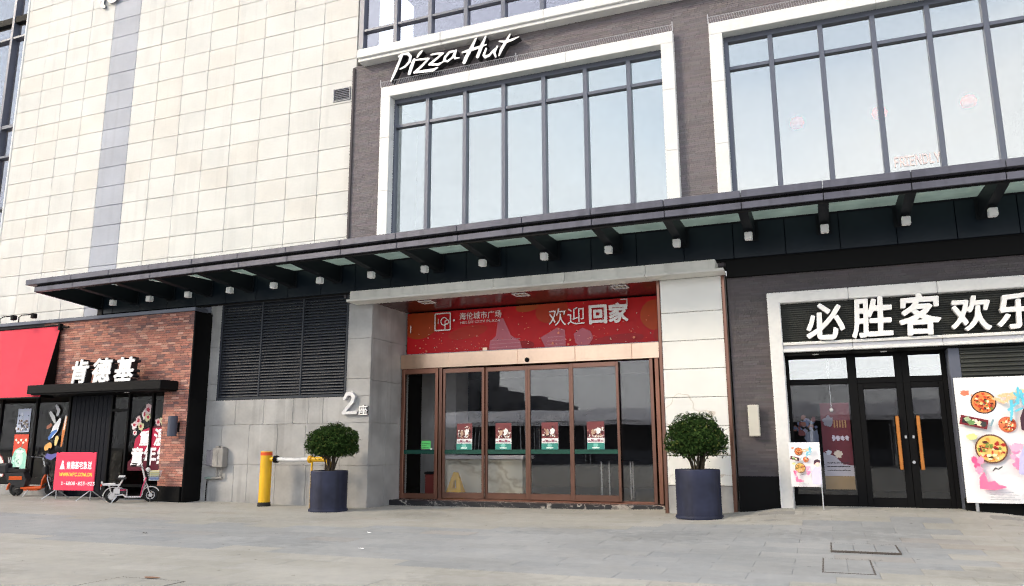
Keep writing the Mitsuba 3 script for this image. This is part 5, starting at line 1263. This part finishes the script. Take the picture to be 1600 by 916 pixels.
vv = np.array(sh.vertices); sh.vertices = np.c_[.70 + .06 * (vv[:, 1] / .32) + vv[:, 2] - 1.6 * vv[:, 0] ** 2, vv[:, 0], .25 + vv[:, 1]]; sh.fix_normals()
put(k + '__leg_shield', sh, 'mat_bike_orange')
put(k + '__fork', cat([tube([(wb, s * .07, .185), (wb - .10, s * .06, .46), (wb - .13, 0, .52)], .016, 8) for s in (-1, 1)] + [tube([(wb - .12, 0, .48), (wb - .28, 0, 1.0)], .022, 8)]), 'mat_steel', smooth=40)
put(k + '__handlebar', tube([(wb - .44, -.28, 1.06), (wb - .31, -.15, 1.03), (wb - .28, 0, 1.0), (wb - .31, .15, 1.03), (wb - .44, .28, 1.06)], .014, 8), 'mat_steel', smooth=40)
for s in (-1, 1):
    put(k + '__grip', tube([(wb - .38, s * .215, 1.045), (wb - .50, s * .32, 1.07)], .02, 8), 'mat_bike_dark')
put(k + '__headlamp', trimesh.creation.icosphere(2, .06).apply_translation([wb - .16, 0, .84]), 'mat_bike_dark', smooth=True)
body = prism_x([(-.18, .40), (.10, .24), (.26, .26), (.30, .44), (.22, .64), (-.26, .62)], -.13, .13)
vv = np.array(body.vertices); body.vertices = np.c_[vv[:, 1], vv[:, 0], vv[:, 2]]; body.fix_normals()
put(k + '__body', body, 'mat_bike_dark')
put(k + '__side_panel', cat([cb(-.14, .20, s * .132 - .006, s * .132 + .006, .44, .54, .005) for s in (-1, 1)]), 'mat_bike_orange')
put(k + '__saddle', cat([cb(-.26, .26, -.12, .12, .63, .71, .035), cb(-.28, -.02, -.11, .11, .70, .75, .03)]), 'mat_rubber')
put(k + '__rear_box', cb(-.50, -.20, -.15, .15, .60, .86, .04), 'mat_bike_dark')
put(k + '__front_panel', cb(wb - .24, wb - .13, -.10, .10, .56, .78, .04), 'mat_bike_dark')
put(k + '__mirror', cat([cat([tube([(wb - .32, s * .15, 1.03), (wb - .26, s * .24, 1.18)], .007, 6), trimesh.creation.icosphere(2, .06).apply_scale([.3, 1, .7]).apply_translation([wb - .26, s * .25, 1.2])]) for s in (-1, 1)]), 'mat_bike_dark')
put(k + '__cable', tube([(wb - .33, -.10, 1.03), (wb - .16, -.12, .92), (wb - .10, -.05, .70), (wb - .14, -.03, .5)], .007, 5), 'mat_rubber')
put(k + '__saddle_post', tube([(.12, 0, .24), (.14, 0, .66)], .02, 8), 'mat_bike_dark')
put(k + '__stand', tube([(.36, -.11, .18), (.30, -.26, 0)], .012, 6), 'mat_steel')
place(k, -20.15, 14.95, float(ground_z(-20.1, 14.95)), 24, 5)

# gas riser, bollard and junction box on the stone wall
k = thing('gas_pipe', 'yellow gas pipe post with a white wrapped pipe running to a yellow elbow', 'pipe')
px, py = -12.43, 15.44
put(k + '__post', lathe([(0, .0), (.135, .0), (.135, 1.27), (.13, 1.285), (0, 1.285)], 28, (px, py, .01)), 'mat_yellow', smooth=40)
put(k + '__red_band', lathe([(.1355, 1.19), (.138, 1.19), (.138, 1.265), (.1355, 1.265)], 28, (px, py, .01)), 'mat_orange_red', smooth=40)
put(k + '__foot', lathe([(0, 0), (.15, 0), (.155, .05), (.145, .12), (.136, .12)], 28, (px, py, .0)), 'mat_rubber', smooth=40)
pz_ = 1.11
flange = lambda x: trimesh.creation.cylinder(.085, .03, sections=20).apply_transform(trimesh.transformations.rotation_matrix(math.pi / 2, [0, 1, 0])).apply_translation([x, py, pz_])
put(k + '__stub', tube([(px + .1, py, pz_), (px + .27, py, pz_)], .055, 14), 'mat_yellow', smooth=40)
put(k + '__flange', cat([flange(px + .26), flange(px + .31)]), 'mat_dark')
put(k + '__wrapped_pipe', tube([(px + .32 + .9 * u, py, pz_ - .015 * math.sin(math.pi * u)) for u in np.linspace(0, 1, 9)], [.05, .052, .049, .053, .05, .052, .05, .053, .05], 14), 'mat_pipe_white', smooth=40)
fx_ = px + 1.24
put(k + '__elbow_flange', cat([flange(fx_), flange(fx_ + .045)]), 'mat_yellow')
put(k + '__elbow', tube([(fx_ + .05, py, pz_), (fx_ + .42, py, pz_), (fx_ + .50, py + .02, pz_ - .03), (fx_ + .53, py + .03, pz_ - .12), (fx_ + .53, py + .03, .02)], .058, 14), 'mat_yellow', smooth=40)
put(k + '__thin_riser', tube([(fx_ + .08, py - .02, .0), (fx_ + .08, py - .02, pz_ - .05)], .024, 10), 'mat_yellow', smooth=40)
put(k + '__bolt', cat([trimesh.creation.cylinder(.012, .12, sections=6).apply_transform(trimesh.transformations.rotation_matrix(math.pi / 2, [0, 1, 0])).apply_translation([px + .285, py + .066 * math.cos(a), pz_ + .066 * math.sin(a)]) for a in np.arange(6) * 1.047]), 'mat_dark')
k = thing('meter_box', 'two small grey metal boxes with conduits fixed low on the stone wall', 'meter box')
put(k + '__left_box', cb(-14.66, -14.42, 15.86, 15.99, .93, 1.33, .01), 'mat_box_mauve')
put(k + '__main_box', cat([cb(-14.40, -14.07, 15.80, 15.99, .90, 1.38, .012), cb(-14.37, -14.22, 15.79, 15.80, .93, 1.33, .004)]), 'mat_box_grey')
put(k + '__cap', cat([cb(-14.36, -14.26, 15.85, 15.95, 1.38, 1.43), cb(-14.20, -14.12, 15.85, 15.95, 1.38, 1.41)]), 'mat_box_grey')
put(k + '__conduit', cat([tube([(-14.33, 15.92, .90), (-14.33, 15.92, .66)], .022, 8), tube([(-14.18, 15.92, .90), (-14.18, 15.92, .66)], .022, 8), tube([(-14.66, 15.93, .62), (-14.16, 15.93, .64)], .03, 8)]), 'mat_box_grey', smooth=40)
put(k + '__joint_box', cb(-14.70, -14.5, 15.9, 15.99, .60, .66, .01), 'mat_pipe_green')
put(k + '__cable', tube([(-14.66, 15.96, .60), (-14.68, 15.965, .3), (-14.68, 15.97, .03)], .012, 6), 'mat_dark')
# building number
k = thing('building_number', 'silver number 2 and a character mounted on the stone wall beside the entrance', 'sign')
p2 = stroke([(-10.62, 2.52, .035), (-10.55, 2.63, .042), (-10.43, 2.64, .045), (-10.36, 2.56, .045), (-10.40, 2.44, .042), (-10.55, 2.28, .04), (-10.64, 2.19, .035)]).union(sbox(-10.66, 2.15, -10.26, 2.22))
put(k + '__figure', plate(p2, 15.90, .03), 'mat_silver_paint')
put(k + '__figure_side', plate(p2.buffer(-.003), 15.93, .068), 'mat_alu')
pc = glyph('座1.5', -10.235, 2.15, .255, .25)
put(k + '__character', plate(pc, 15.93, .02), 'mat_letter')
put(k + '__character_side', plate(pc.buffer(-.001), 15.95, .048), 'mat_dark')


# planters and clipped shrubs
def planter(x, y, label):
    gz = float(ground_z(x, y))
    k = thing('planter', label, 'planter', None)
    put(k + '__pot', lathe([(0, .0), (.40, .0), (.405, .07), (.407, .85), (.40, .872), (.382, .875), (.37, .86), (.365, .80), (0, .80)], 56, (x, y, gz)), 'mat_pot', smooth=35)
    put(k + '__foot_ring', lathe([(.0, 0), (.425, 0), (.43, .02), (.425, .055), (.40, .06), (0, .06)], 56, (x, y, gz + .002)), 'mat_pot', smooth=35)
    put(k + '__soil', lathe([(0, .83), (.15, .835), (.366, .815)], 32, (x, y, gz)), 'mat_soil')
    return gz


def shrub(name, x, y, z0, cx, cz, rx, rz, cut, seed, label):
    """clipped shrub: many thin stems fanning out of the pot into a dense dome of small leaves"""
    g = np.random.default_rng(seed)
    k = thing(name, label, 'shrub')
    stems, tips = [], []
    for i in range(30):
        a = g.uniform(0, 6.283); rr = rx * .78 * math.sqrt(g.random())
        b = np.array([x + .12 * math.cos(a) * g.random(), y + .12 * math.sin(a) * g.random(), z0])
        e = np.array([cx + rr * math.cos(a), y + rr * math.sin(a), cz + rz * g.uniform(-.45, .35)])
        mid = b * .55 + e * .45 + np.array([0, 0, .05]) - (e - b) * [.14, .14, 0]
        ps = [b, b * .7 + mid * .3 + g.normal(0, .01, 3), mid + g.normal(0, .015, 3), e]
        stems.append(tube(ps, [.016, .013, .010, .004], 5, False))
        for q in range(4):
            o = mid * (1 - q * .22) + e * q * .22
            d = g.normal(0, 1, 3); d[2] = abs(d[2]) + .3; d /= np.linalg.norm(d)
            stems.append(tube([o, o + d * .09, o + d * .17 + [0, 0, .03]], [.005, .004, .002], 4, False))
    for i in range(14):      # stray sprigs past the clipped outline
        dd = g.normal(0, 1, 3); dd[2] = abs(dd[2]) * .8 + .1; dd /= np.linalg.norm(dd)
        o = np.array([cx, y, cz]) + dd * [rx, rx, rz] * .9
        stems.append(tube([o, o + dd * .06, o + dd * .13 + g.normal(0, .015, 3)], [.004, .003, .002], 4, False))
    put(k + '__stem', cat(stems), 'mat_bark')
    n = 11000
    d = g.normal(0, 1, (n * 2, 3)); d /= np.linalg.norm(d, axis=1, keepdims=True)
    rad = (g.random(n * 2) ** .34)
    lump = 1 + .24 * (meshkit.fbm(d * 2.3 + seed, 3, seed) - .5) * 2 + .05 * (meshkit.noise(d * 7 + seed, seed) - .5) * 2
    p = d * (rad * lump)[:, None]
    keep = p[:, 2] > cut + .10 * g.normal(0, 1, len(p)) + .18 * (meshkit.noise(p * 3.1 + seed, 2) - .5)
    hole = meshkit.noise(p * 4.2 + 9 + seed, 5) > .24
    sel = keep & hole
    p, d = p[sel][:n], d[sel][:n]
    c0 = np.array([cx, y, cz])
    P0 = c0 + p * [rx, rx, rz]
    out = d * .8 + g.normal(0, .55, p.shape) + [0, 0, .35]; out /= np.linalg.norm(out, axis=1, keepdims=True)
    a = np.cross(out, g.normal(0, 1, p.shape)); a /= np.linalg.norm(a, axis=1, keepdims=True)
    b = np.cross(out, a)
    ln, wd = g.uniform(.022, .042, (len(p), 1)), g.uniform(.010, .019, (len(p), 1))
    v = np.stack([P0 - a * ln, P0 - b * wd + out * .004, P0 + a * ln, P0 + b * wd + out * .004], 1).reshape(-1, 3)
    i0 = np.arange(len(p)) * 4
    f = np.concatenate([np.stack([i0, i0 + 1, i0 + 2], -1), np.stack([i0, i0 + 2, i0 + 3], -1)])
    tone = g.random((len(p), 1))
    col = np.array([.017, .040, .011]) * (1 - tone) + np.array([.066, .118, .034]) * tone ** 2
    col = np.where(g.random((len(p), 1)) < .04, np.array([.13, .15, .04]), col)
    put(k + '__crown', M(v, f), 'mat_leaf', color=np.repeat(col, 4, 0))
    stuff(k + '__crown')


z1 = planter(-10.33, 15.0, 'dark blue round planter pot left of the entrance, by the yellow pipe')
shrub('shrub', -10.33, 15.0, z1 + .82, -10.27, z1 + 1.47, .60, .44, -.55, 5, 'dense clipped green shrub in the left planter, by the yellow pipe')
z2 = planter(-2.24, 14.95, 'dark blue round planter pot in front of the white marble pillar')
shrub('shrub', -2.24, 14.95, z2 + .82, -2.23, z2 + 1.41, .57, .48, -.50, 11, 'dense clipped green shrub in front of the white marble pillar')

# manhole covers and small litter on the paving
def cover(label, q, n=3):
    k = thing('manhole_cover', label, 'manhole cover')
    (x0, y0), (x1, y1) = q
    g_ = max(float(ground_z(x, y)) for x in (x0, x1) for y in (y0, y1))
    fr = [bx(x0, x1, y0, y0 + .016, g_ - .02, g_ + .003), bx(x0, x1, y1 - .016, y1, g_ - .02, g_ + .003), bx(x0, x0 + .016, y0 + .016, y1 - .016, g_ - .02, g_ + .003), bx(x1 - .016, x1, y0 + .016, y1 - .016, g_ - .02, g_ + .003)]
    put(k + '__frame', cat(fr), 'mat_cover_edge')
    w = (x1 - x0 - .038) / n
    for i in range(n):
        put(k + '__lid', cb(x0 + .019 + i * w + .003, x0 + .019 + (i + 1) * w - .003, y0 + .019, y1 - .019, g_ - .02, g_ + .0045, .003), 'mat_paving')
    return k


cover('long stone inlaid manhole cover, farther of the two at the lower right', ((-.04, 11.42), (.80, 12.30)))
cover('stone inlaid manhole cover, nearer of the two at the lower right', ((-.14, 9.72), (.41, 10.90)), 2)
k = cover('worn manhole cover cut by the bottom edge at the lower left', ((-7.32, 5.9), (-6.42, 6.78)), 2)
put(k + '__rust_patch', M(np.array([(-6.95 + .10 * math.cos(a) * (1 + .3 * math.sin(3 * a)), 6.83 + .045 * math.sin(a), .0075) for a in np.linspace(0, 6.28, 15)[:-1]] + [(-6.95, 6.84, .0075)]), [(14, i, (i + 1) % 14) for i in range(14)]), 'mat_rust')
for x, y, mt, w in ((-10.6, 10.2, 'mat_dark', 'dark pebble on the beige paving at the left'), (-7.1, 11.5, 'mat_paper', 'small white scrap of paper on the grey paving in the middle'), (-6.1, 9.7, 'mat_paper', 'white scrap of paper on the grey paving nearest the bottom edge')):
    k = thing('litter_scrap', w, 'litter')
    gz = float(ground_z(x, y))
    g = np.random.default_rng(int(abs(x * 100)))
    n = 9
    vv = [(x + .05 * math.cos(a) * g.uniform(.6, 1.2), y + .035 * math.sin(a) * g.uniform(.6, 1.2), gz + g.uniform(.004, .02)) for a in np.arange(n) * 6.283 / n] + [(x, y, gz + .014)]
    put(k, M(vv, [(n, i, (i + 1) % n) for i in range(n)]), mt)

# ================================================================ across the plaza (seen in the glass)
i = 0
for x in np.arange(-44, 20, 5.4):
    i += 1
    k = thing('market_tent', 'white roofed market tent in the row across the plaza', 'tent', 'market tents across the plaza')
    y0, y1, h = -27.5, -24.0, 3.25
    hr = h + 1.05 + .10 * math.sin(x * 1.7)
    ym = (y0 + y1) / 2
    roof = M([(x, y1, h), (x + 5.38, y1, h), (x + 5.38, y0, h), (x, y0, h), (x, ym, hr), (x + 5.38, ym, hr), (x + 2.7, y1 + .1, h + .06), (x + 2.7, ym, hr - .10)],
             [(0, 6, 7), (0, 7, 4), (6, 1, 5), (6, 5, 7), (2, 3, 7), (2, 7, 5), (3, 4, 7), (3, 0, 4), (1, 2, 5)])
    put(k + '__roof', roof, 'mat_tent')
    put(k + '__valance', bx(x, x + 5.36, y1, y1 + .03, h - .3, h), 'mat_tent')
    put(k + '__post', cat([bx(a, a + .08, b, b + .08, -.06, h) for a in (x + .05, x + 5.05) for b in (y0, y1 - .1)]), 'mat_steel')
    put(k + '__back_sheet', bx(x, x + 5.2, y0, y0 + .03, -.06, h), 'mat_far_dark')
    put(k + '__counter', bx(x + .4, x + 4.8, y1 - 1.0, y1 - .4, -.06, 1.0), 'mat_far_dark')
for x0, x1, y, h, w in ((-90, -58.5, -94, 20, 'long'), (-58, -54, -96, 11.5, 'stepped'), (-51.5, -45, -96, 9.3, 'narrow'), (-43.5, -40, -96, 7.6, 'low'), (2, 18, -92, 6, 'wide')):
    k = thing('far_building', f'{w} dark block of flats across the plaza, seen only as a reflection', 'building', None)
    put(k + '__wall', cat([bx(x0, x1, y - 12, y, -.1, h), bx(x0 + (x1 - x0) * .3, x0 + (x1 - x0) * .55, y - 8, y - 3, h, h + .9)]), 'mat_far_wall')
    wn = [bx(a, a + 1.3, y, y + .06, z, z + 1.4) for a in np.arange(x0 + .8, x1 - 1.5, 2.4) for z in np.arange(1.5, h - 1.5, 3.0)]
    stuff(put(k + '__window', cat(wn), 'mat_far_dark'))
k = thing('street_lamp', 'tall grey street lamp across the plaza, reflected in the restaurant transom', 'street lamp')
put(k + '__pole', tube([(4.6, -18, -.06), (4.6, -18, 9.0)], [.12, .07], 12), 'mat_frame_grey')
put(k + '__arm', tube([(4.6, -18, 8.8), (3.4, -17.6, 9.2)], .04, 8), 'mat_frame_grey')
put(k + '__head', cb(2.8, 3.5, -17.75, -17.45, 9.12, 9.26, .03), 'mat_alu')
